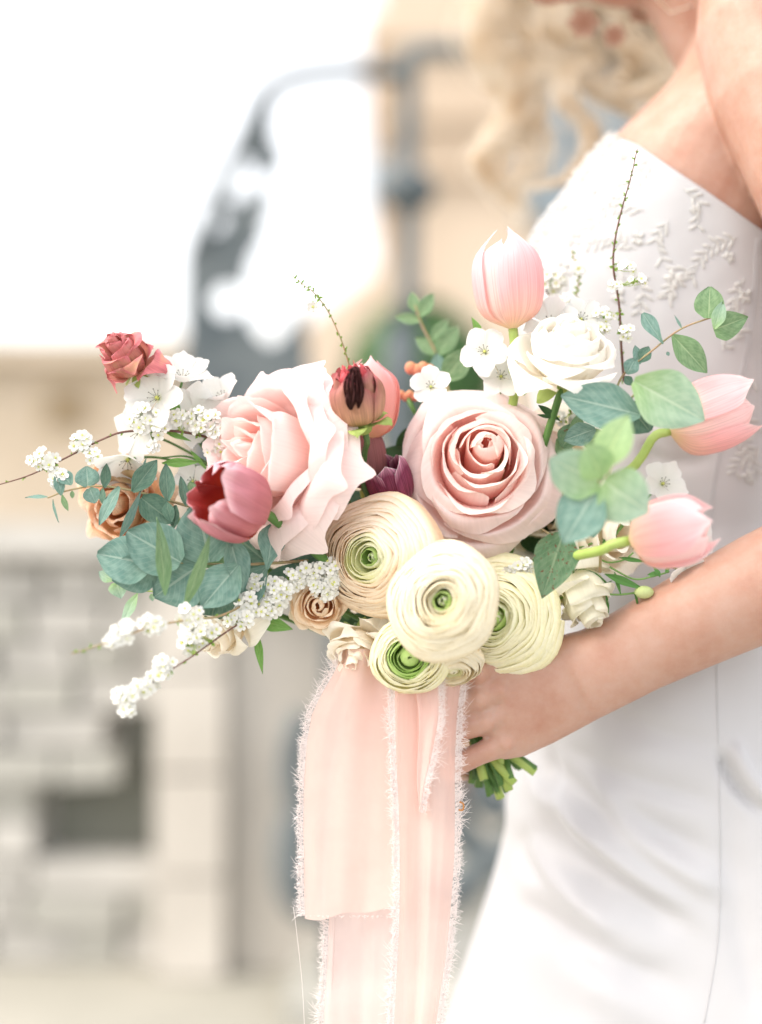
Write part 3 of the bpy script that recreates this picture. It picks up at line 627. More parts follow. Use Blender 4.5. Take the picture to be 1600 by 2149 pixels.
rose(P(1262,1120,.02), A(.45,.05,.8), .038, 14, [cr], 'cream rose half hidden behind the large grey-green leaves', seed=19, cen=.2, tip=.1, wav=.1, depth=.6, stemr=.0018)
rose(P(1130,1020,.045), A(.1,-.1,1), .062, 10, [cr], 'ivory rose whose outer petals show under the open pink rose', seed=22, cen=.45, tip=.1, wav=.08, depth=.3, stemr=.0018)

# brown dried bud with green calyx
def dried_bud():
    br = petal_mat('brown_bud', [(0,(.50,.30,.16)),(.5,(.50,.26,.17)),(.85,(.46,.19,.17)),(1,(.48,.12,.14))], .12, vein=.2, spot=(70,.5,(.28,.13,.07),.25))
    red = petal_mat('crimson_bud', [(0,(.5,.05,.06)),(1,(.75,.14,.16))], .25); drk = petal_mat('charred_petal', [(0,(.05,.015,.012)),(1,(.08,.02,.02))], .05, vein=.3)
    ax = A(-.22,.92,.35); pos = P(750,840,-.034); root = blank('rosebud', pos, ax, 1.0, 'closed brown rosebud with a dark dried split and lime calyx on its own green stem', 'rosebud'); R = .0175
    rd = random.Random(2)
    for i in range(14):
        f = i/13; r_ = .35+.65*f; m = red if i < 6 else br; zt = 1.25-.25*f+rd.uniform(-.08,.08)
        b = petal(i*2.399, 1.25, [(.05,-1.0),(.75*r_,-.75),(1.0*r_,-.1),(.98*r_,zt-.45),(.72*r_,zt)], [.8,1,1,.95,.75], .28, .10, .2, .24, 3, .15, .25, i, R, 17, 17); pbuild(b, root, m)
    dv = root.matrix_world
    b = petal(-.7, .34, [(.75,.0),(1.08,.3),(.95,.8),(.5,1.25),(.3,1.4)], [.5,1,1.2,.9,.5], .3, 0, .2, .35, 5, 0, .3, 77, R, 21, 17)
    # turn the split to face the camera and slightly left
    cd = (MW[root.name].inverted().to_3x3() @ Vector((-.35,-1,.2))); a0 = math.atan2(cd.y, cd.x)
    for da, w_ in ((0,.20),(.3,.13)):
        b = petal(a0+da, w_, [(.95,-.05),(1.12,.35),(1.0,.8),(.62,1.2),(.35,1.35)], [.3,1,1.3,1.1,.7], .3, 0, .2, .75, 6, 0, .5, 77+da, R, 25, 21); pbuild(b, root, drk)
    for i in range(5):
        b = petal(i*1.257+.2, .5, [(.2,-1.0),(.7,-.95),(1.0,-.85),(1.25,-1.02)], [.8,1,.8,.15], .1, .1, .2, .18, 4, 0, .1, i, R, 7, 9); pbuild(b, root, m_calyx, 'sepal')
    b = MB(); b.ball((0,0,-1.05*R), .35*R, 10, 8); pbuild(b, root, m_calyx, 'hip')
    stem(root, pos-ax*R, ax, .0021, solid('deep_green_stem', (.05,.11,.03), .5, .1, 60, (.08,.16,.05)), via=[P(765,960,.0), P(776,1050,.01)])
dried_bud()

# ---------------------------------------------------------------- tulips
def tulip(base, axis, H, W, op, mats, label, seed=1, roll=0, wv=.03, stem_m=None, via=None, hw=.80, tipc=.5, name='tulip', curl=.1, stemr=.0033, ex=None):
    root = blank(name, base, axis, roll, label, 'tulip'); rd = random.Random(seed)
    for i in range(6):
        th = i*math.pi/3; o = 1.0 if i % 2 == 0 else .9; tr = op*(1+(.15 if i % 2 == 0 else -.05))+rd.uniform(-.04,.04)
        if ex and i in ex: tr += ex[i]
        prof = [(.10,.0),(W*.80*o,.16*H),(W*1.0*o,.45*H),(W*.86*o+tr*W*.14,.75*H),(tr*W,H*(1.0 if i % 2 == 0 else .93)+rd.uniform(-.02,.02)*H)]
        prof = [(a/1.0, z) for a, z in prof]; prof[0] = (W*.10, 0)
        b = petal(th, hw, prof, [1.1,1.0,1.05,.95,tipc], .22, .025, .25, W*wv, 2.2, 0, .05, seed*7+i, 1.0, 17, 19, 0, -.0); pbuild(b, root, mats[i % len(mats)])
    b = MB()
    b.tube([(0,0,0),(0,0,H*.25),(0,0,H*.35)], [W*.12,W*.12,W*.05], 8); pbuild(b, root, m_stemy, 'pistil')
    for i in range(6):
        b = MB(); a = i*1.047; b.tube([(0,0,.02*H),(W*.25*math.cos(a),W*.25*math.sin(a),.2*H),(W*.3*math.cos(a),W*.3*math.sin(a),.38*H)], [.0005,.0006,.0012], 6); pbuild(b, root, solid('dark_anther', (.08,.04,.02), .8), 'stamen')
    stem(root, base, axis, stemr, stem_m or m_stemy, via=via); return root
tp = petal_mat('tulip_pink', [(0,(.92,.78,.50)),(.18,(.93,.66,.54)),(.5,(.93,.56,.57)),(.85,(.94,.64,.67)),(1,(.95,.78,.79))], .4, vein=.13)
tpp = petal_mat('tulip_pink_pale', [(0,(.92,.78,.50)),(.18,(.93,.70,.60)),(.5,(.94,.68,.67)),(.85,(.95,.74,.75)),(1,(.96,.84,.84))], .4, vein=.13)
tulip(P(1077,690,.0), A(-.10,1,.06), .066, .0245, .20, [tp,tpp], 'tall pale pink tulip standing upright at the top of the bouquet', seed=2, roll=.4, via=[P(1078,780,.0), P(1080,830,.01)])
tulip(P(1405,905,.02), A(.88,.33,-.10), .062, .026, .62, [tp,tpp], 'pink tulip leaning right in front of the bodice behind the big eucalyptus leaf', seed=5, roll=.2, via=[P(1335,975,.02), P(1230,1080,.03)])
tulip(P(1322,1135,-.07), A(.94,.22,.35), .054, .0225, .50, [tp,tpp], 'blurred pink tulip nearest the camera on the right above the forearm', seed=7, roll=.9, via=[P(1262,1155,-.06), P(1190,1170,-.035), P(1120,1185,.025)])
tsal = petal_mat('tulip_salmon', [(0,(.86,.60,.36)),(.3,(.84,.40,.34)),(.8,(.86,.44,.42)),(1,(.90,.58,.60))], .35)
tulip(P(772,925,.012), A(.02,1,-.1), .057, .0215, .30, [tsal], 'salmon pink tulip standing just behind the brown rosebud', seed=3, roll=.1, via=[P(780,980,.02)])
mar = petal_mat('tulip_maroon', [(0,(.34,.14,.12)),(.5,(.30,.11,.11)),(1,(.40,.16,.17))], .2, vein=.2)
tulip(P(772,1028,.022), A(-.18,1,.0), .048, .0175, .35, [mar], 'dark maroon tulip in the gap under the brown rosebud', seed=9, roll=.5)
pur = petal_mat('tulip_purple', [(0,(.55,.40,.42)),(.4,(.28,.06,.11)),(.75,(.22,.04,.09)),(.95,(.55,.25,.35)),(1,(.85,.72,.76))], .2, vein=.45)
tulip(P(835,1062,.015), A(-.30,.9,.35), .036, .016, .75, [pur], 'purple parrot tulip with white feathered edges between rose and ranunculus', seed=11, roll=.2, curl=.3)
# burgundy and pink open tulip, mouth to the left
tb = petal_mat('tulip_rose_burgundy', [(0,(.60,.28,.16)),(.18,(.44,.15,.15)),(.5,(.46,.15,.17)),(.8,(.58,.25,.29)),(1,(.80,.52,.56))], .15, vein=.10, inner=[(0,(.80,.30,.04)),(.3,(.50,.06,.02)),(.7,(.34,.03,.025)),(.95,(.50,.12,.12)),(1,(.8,.45,.5))])
tulip(P(552,1082,-.035), A(-.74,.34,.58), .050, .0250, .62, [tb], 'open burgundy and pink tulip showing its red-orange throat over the eucalyptus', seed=13, roll=.25, stem_m=m_stem, hw=.76, tipc=.8, wv=.26, ex={0:.25, 3:.2, 2:-.1})

# ---------------------------------------------------------------- ranunculus
def ranunculus(pos, axis, R, cols, label, n=26, seed=1, hole=.11, dome=.62, wide=0, stemr=.0024):
    """cols: green heart, middle, outer material; many layers of paper-thin round petals"""
    root = blank('ranunculus', pos, axis, seed*.7, label, 'ranunculus'); rd = random.Random(seed)
    for k in range(n):
        f = k/(n-1); cnt = 3 if f < .3 else 5; ox, oy = rd.uniform(-.02,.02), rd.uniform(-.02,.02)
        for j in range(cnt):
            tr = hole+(.96-hole)*f**.85+rd.uniform(-.014,.014)+wide*f*rd.uniform(0,.2)
            zt = dome*math.sqrt(max(0, 1-(tr*.92)**2))-.16*math.exp(-(f/.14)**2)+.012*rd.uniform(-1,1)
            th = k*1.1+j*6.283/cnt+rd.uniform(-.2,.2)
            bul = tr+.045+.035*f
            prof = [(.05,-.55),(bul*.8,-.42),(bul*1.0,zt-.22),(bul*1.0,zt-.06),(tr,zt)]
            b = petal(th, 6.283/cnt*.78, prof, [.8,1,1,1,.9], .2+rd.uniform(-.05,.08), 0, .2, .016+.012*f+.02*wide, 1.6, 0, .15, seed*100+k*5+j, R, 13, 9)
            def wb(x, y, z):
                a = math.atan2(y, x); q = 1+.09*noise.noise(Vector((math.cos(a)*1.1+seed*5, math.sin(a)*1.1, f*2.2)))+.05*math.cos(2*a+seed)
                return (x*q+ox*R, y*q+oy*R, z+.05*R*noise.noise(Vector((math.cos(a)*1.3, math.sin(a)*1.3+seed*3, f*3))))
            b.v = [wb(*q) for q in b.v]
            pbuild(b, root, cols[0] if f < .03 else cols[1] if f < .26 else cols[2])
    for i in range(6):
        b = petal(i*2.4, 1.5, [(.0,-.3),(hole*.8,.1),(hole*.75,dome*.55),(.03,dome*.68)], [1,1,.9,.4], .1, 0, .2, .02, 2, 0, .3, i, R, 7, 7); pbuild(b, root, cols[0] if i < 3 else cols[1], 'heart_petal')
    stem(root, Vector(pos)-Vector(axis).normalized()*R*.5, axis, stemr)
    return root
rg = petal_mat('ranunculus_heart', [(0,(.36,.56,.12)),(1,(.60,.78,.30))], .35, vein=.03)
r1 = petal_mat('ranunculus_lime', [(0,(.80,.85,.42)),(.7,(.92,.92,.62)),(1,(.96,.95,.78))], .3, vein=.03)
r2 = petal_mat('ranunculus_peach', [(0,(.96,.74,.48)),(.75,(.985,.84,.64)),(1,(.99,.92,.80))], .38, vein=.03)
r3 = petal_mat('ranunculus_cream', [(0,(.94,.83,.58)),(.75,(.94,.87,.68)),(1,(.94,.90,.77))], .38, vein=.03)
r4 = petal_mat('ranunculus_yellow', [(0,(.95,.93,.56)),(.75,(.97,.94,.68)),(1,(.98,.96,.80))], .38, vein=.03)
ranunculus(P(806,1168,-.006), A(-.52,-.02,.85), .0425, [rg,r1,r2], 'peach ranunculus with lime heart directly below and left of the open pink rose', seed=1)
ranunculus(P(1050,1298,.012), A(-.36,.10,.92), .0400, [rg,r1,r4], 'pale yellow-green ranunculus half behind the cream one, above the hand', seed=2, hole=.2, wide=.5)
ranunculus(P(862,1376,-.034), A(-.14,-.12,1), .0235, [rg,rg,r4], 'small opened yellow ranunculus with a green heart at the bottom', n=13, seed=3, hole=.32, wide=1, dome=.4, stemr=.002)
ranunculus(P(950,1392,-.026), A(.08,-.75,.65), .0190, [r1,r3,r3], 'small cream ranunculus facing down beside the frayed ribbon', n=12, seed=4, hole=.25, wide=1, stemr=.002)
ranunculus(P(937,1262,-.054), A(-.22,.10,.97), .0355, [rg,r3,r3], 'large cream ranunculus nearest the camera, soft with blur, green heart', seed=5, hole=.13)
# ---------------------------------------------------------------- open white blossoms
m_wb = petal_mat('white_blossom', [(0,(.62,.66,.44)),(.2,(.72,.73,.68)),(1,(.76,.76,.75))], .38, vein=.02)
m_anth = solid('tiny_anther', (.10,.10,.08), .8); m_yel = solid('yellow_green_eye', (.58,.62,.16), .6)
def blossom(pos, axis, Rpx, label, n=6, seed=1, cup=.35, st=None, y=None):
    R = Rpx*K*1.15; rd = random.Random(seed); root = empty('white_blossom', M=basis(pos, axis, rd.uniform(0, 6)))
    tag(root, label, 'flower', 'open white blossoms of the bouquet')
    for i in range(n):
        c_ = cup*rd.uniform(.5, 1.4); b = petal(i*6.283/n+rd.uniform(-.12,.12), .62 if n == 5 else .52, [(.02,-.08),(.32,.05),(.72,.08+c_*.45),(1.0,c_*.85)], [.9,1.05,1.08,.7], .24, .04, .2, .09, 2, -.1, .05, seed*9+i, R, 11, 11); pbuild(b, root, m_wb)
    b = MB(); b.ball((0,0,.02*R), .07*R, 8, 6)
    pbuild(b, root, m_yel, 'eye')
    b = MB()
    for i in range(7): a = i*.9; p1 = Vector((.2*math.cos(a), .2*math.sin(a), .24))*R; b.tube([(0,0,0), p1], [.0002,.00015], 4, cap=False); b.ball(p1, .00045, 6, 4)
    o = pbuild(b, root, m_anth, 'stamens'); tag(o, kind='stuff')
    if st:
        b = MB(); b.tube([Vector(q) for q in spline([Vector(pos)-Vector(axis).normalized()*.001]+[P(*q) for q in st], 14)], .0009, 6); b.build('stem', m_stem, root)
    return root
blossom(P(330,835,.0), A(-.35,.25,.9), 62, 'white blossom directly below the dusty rosebud', 6, 1, st=[(380,880,.02),(440,960,.03)])
blossom(P(292,905,.008), A(-.6,-.1,.75), 58, 'white blossom left of the spirea twig with petals reaching down', 6, 2, .2, st=[(360,930,.02),(450,980,.03)])
blossom(P(383,795,.010), A(.15,.8,.5), 56, 'white blossom with upswept petals right of the dusty rosebud', 6, 3, .6, st=[(375,860,.02),(450,960,.03)])
blossom(P(408,865,.014), A(.2,-.3,.9), 60, 'white blossom with a downward petal above the spirea, left of the pink rose', 6, 4, .25, st=[(430,920,.02),(470,980,.03)])
blossom(P(468,835,.020), A(-.3,.7,.6), 44, 'narrow white blossom touching the left edge of the side-on rose', 5, 5, .7, st=[(480,880,.03)])
blossom(P(268,965,.004), A(-.15,-.75,.6), 58, 'drooping white blossom hanging over the apricot rose', 5, 6, .7, st=[(330,960,.02),(420,980,.03)])
blossom(P(405,1010,.012), A(-.1,0,.98), 40, 'white blossom half hidden behind the burgundy tulip', 5, 7, .3, st=[(470,1040,.03)])
blossom(P(1155,680,.006), A(-.1,.5,.8), 52, 'white blossom resting on the back of the white rose', 6, 8, .4, st=[(1160,760,.03)])
blossom(P(1220,670,.012), A(.25,.45,.8), 44, 'white blossom right of centre above the white rose', 6, 9, .4, st=[(1210,760,.03)])
blossom(P(1018,738,.006), A(-.3,.2,.9), 48, 'narrow white blossom left of the tulip stem', 5, 10, .15, st=[(1040,800,.03),(1050,860,.04)])
blossom(P(1052,790,.008), A(.0,.2,.9), 44, 'white blossom at the foot of the tall tulip stem', 5, 11, .3, st=[(1050,860,.04)])
blossom(P(905,812,.014), A(-.1,.35,.9), 40, 'small white blossom beside the coral buds', 5, 12, .3, st=[(930,860,.04)])
blossom(P(1440,1205,.010), A(.35,-.55,.7), 50, 'white blossom dropping its petals over the forearm at the right', 5, 13, .3, st=[(1390,1180,.02),(1300,1160,.03)])
blossom(P(1465,1130,.006), A(.7,.1,.6), 40, 'white blossom behind the front tulip, against the waist', 5, 14, .3, st=[(1400,1150,.02),(1300,1150,.03)])
blossom(P(1392,1015,.018), A(.2,.3,.9), 46, 'pale cream blossom between the two right-hand tulips', 5, 15, .3, st=[(1340,1060,.03)])
blossom(P(960,1140,.03), A(.1,-.1,1), 36, 'small blossom peeping between the pink rose and the ranunculus', 5, 16, .3)

# ---------------------------------------------------------------- spirea
def floret_mesh(open_=1.0):
    b = MB()
    for i in range(5):
        a = i*1.2566; c, s_ = math.cos(a), math.sin(a); k = len(b.v)
        for (r, w, z) in ((.18,.10,.0),(.52,.38,.05*open_),(.82,.40,.14),(1.0,.20,.20)):
            for sg in (-1, 1): b.v.append((r*c-sg*w*s_, r*s_+sg*w*c, z+.04*sg*sg)); b.uv.append((0,0))
        for q in range(3): b.f.append((k+2*q, k+2*q+1, k+2*q+3, k+2*q+2))
    nf = len(b.f); b.ball((0,0,.05), .25, 7, 5, (1,1,.7)); n2 = len(b.f)
    for i in range(6): a = i*1.047+.3; b.ball((.34*math.cos(a), .34*math.sin(a), .22), .055, 5, 3)
    me = bpy.data.meshes.new('floret'); me.from_pydata(b.v, [], b.f)
    for m in (solid('spirea_petal', (.72,.72,.68), .6), m_yel, solid('spirea_anther', (.62,.60,.34), .7)): me.materials.append(m)
    for i, p_ in enumerate(me.polygons): p_.material_index = 0 if i < nf else (1 if i < n2 else 2)
    me.polygons.foreach_set('use_smooth', [True]*len(me.polygons)); return me
FM = floret_mesh()
m_leaflet = petal_mat('spring_leaflet', [(0,(.16,.30,.05)),(1,(.28,.44,.09))], .35)
def floret(root, p, ax, r, seed):
    o = bpy.data.objects.new('floret', FM); COL.objects.link(o); o.parent = root
    M = basis(p, ax, seed*1.7) @ Matrix.Scale(r, 4); o.matrix_local = MW[root.name].inverted() @ M; return o
def leaflets(b, p, n, r, rd):
    for i in range(n):
        d = Vector((rd.gauss(0,1), rd.gauss(0,.6), rd.gauss(0,1))).normalized(); s_ = d.cross(Vector((0,1,.2))).normalized()*r*.3; q = Vector(p); k = len(b.v)
        b.v += [tuple(q), tuple(q+d*r*.5+s_), tuple(q+d*r), tuple(q+d*r*.5-s_)]; b.uv += [(0,0),(0,.5),(.5,1),(1,.5)]; b.f.append((k,k+1,k+2,k+3))
def spirea(path, clusters, label, r0=.0009, r1=.0004, mat=None, buds=0, seed=1, fl=12.0, leafn=3, budr=2.0, name='spirea_sprig'):
    rd = random.Random(seed); sp = [P(*q) for q in spline(path, 60)]; root = empty(name, tuple(sp[-1])); tag(root, label, 'spirea sprig', GB)
    b = MB(); b.tube(sp, [r0+(r1-r0)*i/59 for i in range(60)], 6); b.build('twig', mat or m_twig, root)
    lb = MB(); pb = MB()
    for (u, v, y, rad, n) in clusters:
        c = P(u, v, y); near = min(sp, key=lambda q: (q-c).length)
        if (near-c).length > 45*K: near = c+Vector((0,.008,-.006))
        for i in range(int(n*1.35)):
            d = Vector((rd.gauss(0,1), -abs(rd.gauss(0,.8))-.15, rd.gauss(0,1))).normalized(); p = c+Vector((d.x*rad, d.y*rad*.55, d.z*rad*.8))*K*rd.uniform(.55,1.0)
            floret(root, p, d+Vector((0,-.9,.1)), fl*K*rd.uniform(.8,1.15), i); pb.tube([near, (near+p)/2+Vector((0,0,-.001)), p], .00022, 4, cap=False)
        leaflets(lb, c+Vector((0,.002,0)), leafn+n//6, 12*K, rd); leaflets(lb, near, leafn, 11*K, rd)
    for i in range(buds):
        q = sp[int((i+.5)/buds*59)]; sg = 1 if i % 2 else -1; t_ = sp[min(59, int((i+.5)/buds*59)+1)]-q
        s_ = Vector((t_.z, 0, -t_.x)).normalized()*sg; k = q+s_*budr*K*1.2
        lb.ball(k, budr*K, 6, 5, (.8,.8,1.3))
        if rd.random() < .75: leaflets(lb, k, 2, 7*K, rd)
    if pb.v: tag(pb.build('pedicels', m_stemy, root), kind='stuff')
    if lb.v: tag(lb.build('leaflets', m_leaflet, root), kind='stuff')
    return root
spirea([(560,960,.03),(450,922,.01),(370,905,0),(270,905,0),(215,922,0),(130,965,0),(60,998,0),(-12,1020,.0)], [(90,968,-.002,32,11),(122,1000,-.002,24,8),(165,928,0,26,10),(190,960,-.001,20,6),(300,880,-.004,40,16),(335,900,-.004,26,8),(385,870,-.002,26,9),(430,885,-.002,36,14),(455,905,-.002,22,6),(322,935,-.004,14,3),(448,940,.0,20,4)],
       'white spirea twig reaching left across the white blossoms and out of the frame', buds=14, seed=1, r0=.0011)
spirea([(800,1180,.03),(740,1190,.01),(700,1195,0),(640,1205,0),(590,1240,-.004),(530,1290,-.02),(470,1330,-.04),(400,1380,-.055),(330,1425,-.065),(262,1482,-.075)],
       [(700,1200,-.008,36,20),(655,1200,-.008,30,16),(680,1235,-.010,26,12),(610,1215,-.010,28,14),(580,1245,-.014,36,20),(545,1225,-.014,26,12),(565,1275,-.016,26,10),(520,1275,-.022,34,16),(500,1300,-.028,24,9),(420,1330,-.045,36,15),(395,1350,-.05,22,7),(345,1400,-.060,26,12),(325,1425,-.063,18,6),(300,1440,-.07,18,6),(264,1462,-.075,22,9),(268,1490,-.075,14,5)],
       'long spirea spray from under the ranunculus drooping to the lower left', seed=2, buds=8, fl=12.5)
spirea([(560,1240,.0),(470,1290,-.04),(400,1300,-.06),(320,1315,-.075),(250,1340,-.085),(190,1360,-.09),(150,1372,-.095)], [(398,1290,-.06,26,9),(320,1308,-.075,24,10),(262,1330,-.083,24,10),(238,1345,-.085,18,6)],
       'blurred spirea spray just above the long one at the lower left', seed=3, buds=16, mat=m_twigt)
spirea([(742,800,.03),(728,750,.015),(715,710,.01),(690,655,.006),(660,615,.0),(640,600,.0),(614,578,.0)], [(655,640,.0,12,2)], 'thin green twig rising from behind the brown rosebud, tip against the sky', r0=.0006, r1=.00025, mat=m_twigt, buds=22, seed=4, leafn=3, budr=2.2)
spirea([(1310,800,.03),(1304,720,.02),(1300,640,.015),(1288,560,.01),(1292,500,.008),(1308,430,.006),(1325,370,.004),(1338,312,.002)], [(1322,560,.008,20,4),(1335,590,.008,22,6),(1290,600,.008,16,4),(1318,700,.012,20,5),(1270,660,.012,24,7),(1255,690,.012,24,8)], 'tall dark spirea twig with tiny buds rising in front of the bodice', r0=.0010, r1=.00035, buds=34, seed=5, fl=9, leafn=3, budr=1.8)
spirea([(1200,680,.05),(1208,630,.055),(1215,580,.055),(1200,525,.06)], [(1215,565,.055,14,3)], 'short pale green spirea tip behind the tall tulip', mat=m_twigt, r0=.0006, buds=20, seed=6, leafn=7, budr=2.6)
spirea([(1160,640,.06),(1140,590,.06),(1130,560,.06)], [(1120,560,.06,26,12),(1165,590,.06,34,16),(1150,640,.05,34,14),(1190,640,.05,26,10)], 'soft white spirea cluster behind and right of the tall tulip', seed=7, fl=11)
spirea([(760,1120,.03),(745,1080,.02),(740,1060,.02)], [(742,1075,.016,16,6),(770,1010,.02,14,5),(722,1120,.014,16,5),(790,905,.03,14,5)], 'sliver of spirea in the gap between side-on rose and ranunculus', seed=8)
spirea([(1180,940,.04),(1195,900,.03),(1200,860,.02)], [(1185,880,.018,18,4),(1215,875,.018,20,5),(1100,1190,-.002,22,7),(1075,1196,-.002,14,4)], 'spirea florets between the white rose and the right eucalyptus', seed=9, buds=4)

# ---------------------------------------------------------------- leaves
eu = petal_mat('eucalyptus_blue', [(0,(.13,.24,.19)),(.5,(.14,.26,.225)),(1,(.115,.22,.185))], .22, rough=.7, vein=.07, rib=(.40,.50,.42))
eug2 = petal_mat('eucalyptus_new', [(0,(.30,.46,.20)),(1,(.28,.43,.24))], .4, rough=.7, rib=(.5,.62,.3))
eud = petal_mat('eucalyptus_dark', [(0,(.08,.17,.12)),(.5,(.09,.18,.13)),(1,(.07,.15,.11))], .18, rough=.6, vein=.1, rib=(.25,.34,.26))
eul = petal_mat('eucalyptus_light', [(0,(.30,.48,.20)),(.45,(.31,.47,.31)),(1,(.29,.44,.36))], .35, rough=.7, vein=.06, rib=(.55,.66,.50))
eug = petal_mat('eucalyptus_green', [(0,(.16,.29,.13)),(.5,(.15,.26,.13)),(1,(.13,.24,.12))], .22, rough=.6, vein=.08, rib=(.40,.50,.30))
eus = petal_mat('eucalyptus_speckled', [(0,(.10,.20,.10)),(1,(.12,.22,.13))], .2, rough=.6, vein=.1, spot=(420,.63,(.16,.05,.03),.03), rib=(.32,.40,.26))
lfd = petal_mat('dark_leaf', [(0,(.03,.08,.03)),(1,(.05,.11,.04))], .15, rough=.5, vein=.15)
lfg = petal_mat('bright_leaf', [(0,(.12,.28,.05)),(1,(.16,.34,.08))], .3, rough=.5, vein=.12, rib=(.30,.42,.16))
SH = {'round': [.30,.86,1.0,.92,.66,.10], 'oval': [.16,.70,1.0,.92,.62,.05], 'lance': [.10,.70,1.0,.80,.45,.02], 'heart': [.55,1.0,1.0,.80,.45,.02], 'spoon': [.10,.35,.72,1.0,.92,.25]}
def leaf(root, u, v, y, Lp, Wp, ang, shape='round', mat=None, tilt=0, turn=0, bend=.12, cupf=.12, seed=0, name='leaf'):
    """base at photo (u,v), length/width in photo px, ang = direction in the picture (deg, 0 right, 90 up), tilt = tip toward the camera, turn = rotation about its midrib"""
    a, t_ = math.radians(ang), math.radians(tilt); L_, W_ = Lp*K*(1+y), Wp*K*(1+y)
    d = Vector((math.cos(a)*math.cos(t_), -math.sin(t_), math.sin(a)*math.cos(t_))); s_ = Vector((-math.sin(a), 0, math.cos(a))); n_ = d.cross(s_)
    if n_.y > 0: n_ = -n_
    s_ = Matrix.Rotation(math.radians(turn), 3, d) @ s_; n_ = Matrix.Rotation(math.radians(turn), 3, d) @ n_
    w = spline([(q,) for q in SH[shape]], 15); o = P(u, v, y); pts = []; uvs = []
    for j in range(15):
        t = j/14
        for i in range(9):
            x = -1+i/4; ww = float(w[j][0])*W_/2
            wav = noise.noise(Vector((x*1.3+seed, t*2.2, seed*.7)))*.10*W_*abs(x)
            h = -bend*L_*t*t+cupf*W_*abs(x)**1.6*.5+(.0003 if i != 4 else 0)+wav; pts.append(tuple(o+d*(t*L_)+s_*(x*ww)+n_*h)); uvs.append(((x+1)/2, t))
    b = MB(); b.grid(pts, 9, 15, False, uvs); return b.build(name, mat or eu, root)
def sprig(name, label, path, leaves, cat='eucalyptus sprig', tw=None, r0=.0012, r1=.0005, group=GB):
    sp = [P(*q) for q in spline(path, 40)]; root = empty(name, tuple(sp[-1])); tag(root, label, cat, group)
    b = MB(); b.tube(sp, [r0+(r1-r0)*i/39 for i in range(40)], 6); b.build('twig', tw or m_twigt, root)
    for i, lf in enumerate(leaves):
        lf = list(lf); leaf(root, *lf[:8], tilt=lf[8] if len(lf) > 8 else 0, turn=lf[9] if len(lf) > 9 else 0, seed=i+len(path)*3.1)
    return root
# (u, v, y, length, width, angle, shape, tone index, tilt, turn)
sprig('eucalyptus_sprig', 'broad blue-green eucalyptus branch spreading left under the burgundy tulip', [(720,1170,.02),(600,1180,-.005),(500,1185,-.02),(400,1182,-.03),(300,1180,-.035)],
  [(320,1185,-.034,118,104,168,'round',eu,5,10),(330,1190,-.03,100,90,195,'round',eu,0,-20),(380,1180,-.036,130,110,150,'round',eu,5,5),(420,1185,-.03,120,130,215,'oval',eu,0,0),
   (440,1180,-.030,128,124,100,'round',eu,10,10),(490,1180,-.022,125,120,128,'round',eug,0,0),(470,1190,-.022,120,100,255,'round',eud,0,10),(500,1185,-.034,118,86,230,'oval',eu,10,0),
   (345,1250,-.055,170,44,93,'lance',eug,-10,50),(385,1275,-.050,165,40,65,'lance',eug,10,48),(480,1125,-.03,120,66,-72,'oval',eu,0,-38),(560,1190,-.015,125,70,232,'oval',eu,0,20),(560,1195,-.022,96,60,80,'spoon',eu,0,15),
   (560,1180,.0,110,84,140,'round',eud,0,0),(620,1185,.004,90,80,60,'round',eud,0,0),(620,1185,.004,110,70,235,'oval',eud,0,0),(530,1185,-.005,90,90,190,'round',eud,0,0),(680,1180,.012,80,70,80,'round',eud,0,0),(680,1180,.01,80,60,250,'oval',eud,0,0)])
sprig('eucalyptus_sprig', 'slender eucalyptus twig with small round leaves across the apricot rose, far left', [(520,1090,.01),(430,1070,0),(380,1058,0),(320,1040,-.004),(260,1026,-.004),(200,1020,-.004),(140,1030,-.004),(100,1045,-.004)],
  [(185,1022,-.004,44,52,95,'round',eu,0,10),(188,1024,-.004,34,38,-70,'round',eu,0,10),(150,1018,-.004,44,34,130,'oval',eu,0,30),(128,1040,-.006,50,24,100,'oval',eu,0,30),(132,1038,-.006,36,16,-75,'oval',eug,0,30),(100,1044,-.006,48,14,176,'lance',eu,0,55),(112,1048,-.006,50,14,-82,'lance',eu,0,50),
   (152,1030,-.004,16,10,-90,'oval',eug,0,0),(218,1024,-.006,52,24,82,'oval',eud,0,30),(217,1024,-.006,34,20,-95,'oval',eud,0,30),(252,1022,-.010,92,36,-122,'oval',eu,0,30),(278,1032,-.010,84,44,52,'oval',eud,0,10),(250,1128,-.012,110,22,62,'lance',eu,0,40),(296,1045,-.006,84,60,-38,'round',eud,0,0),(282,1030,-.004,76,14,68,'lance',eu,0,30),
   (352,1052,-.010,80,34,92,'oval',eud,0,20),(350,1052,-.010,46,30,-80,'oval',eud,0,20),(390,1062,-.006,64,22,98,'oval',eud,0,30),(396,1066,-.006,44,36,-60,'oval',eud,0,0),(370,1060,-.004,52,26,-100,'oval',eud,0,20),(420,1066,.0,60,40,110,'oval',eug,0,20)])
sprig('eucalyptus_sprig', 'tiny light green eucalyptus tip below the broad branch at the left', [(440,1240,-.01),(360,1243,-.012),(290,1238,-.012),(245,1225,-.012)],
  [(245,1222,-.014,36,40,-75,'heart',eul,0,0),(238,1218,-.012,36,26,150,'oval',eul,0,0),(262,1228,-.014,26,26,40,'heart',eul,0,0),(290,1245,-.014,82,26,-120,'lance',eul,0,20),(318,1246,-.012,16,12,-80,'oval',eul,0,0)], tw=m_stemy, r0=.0007, r1=.0004)
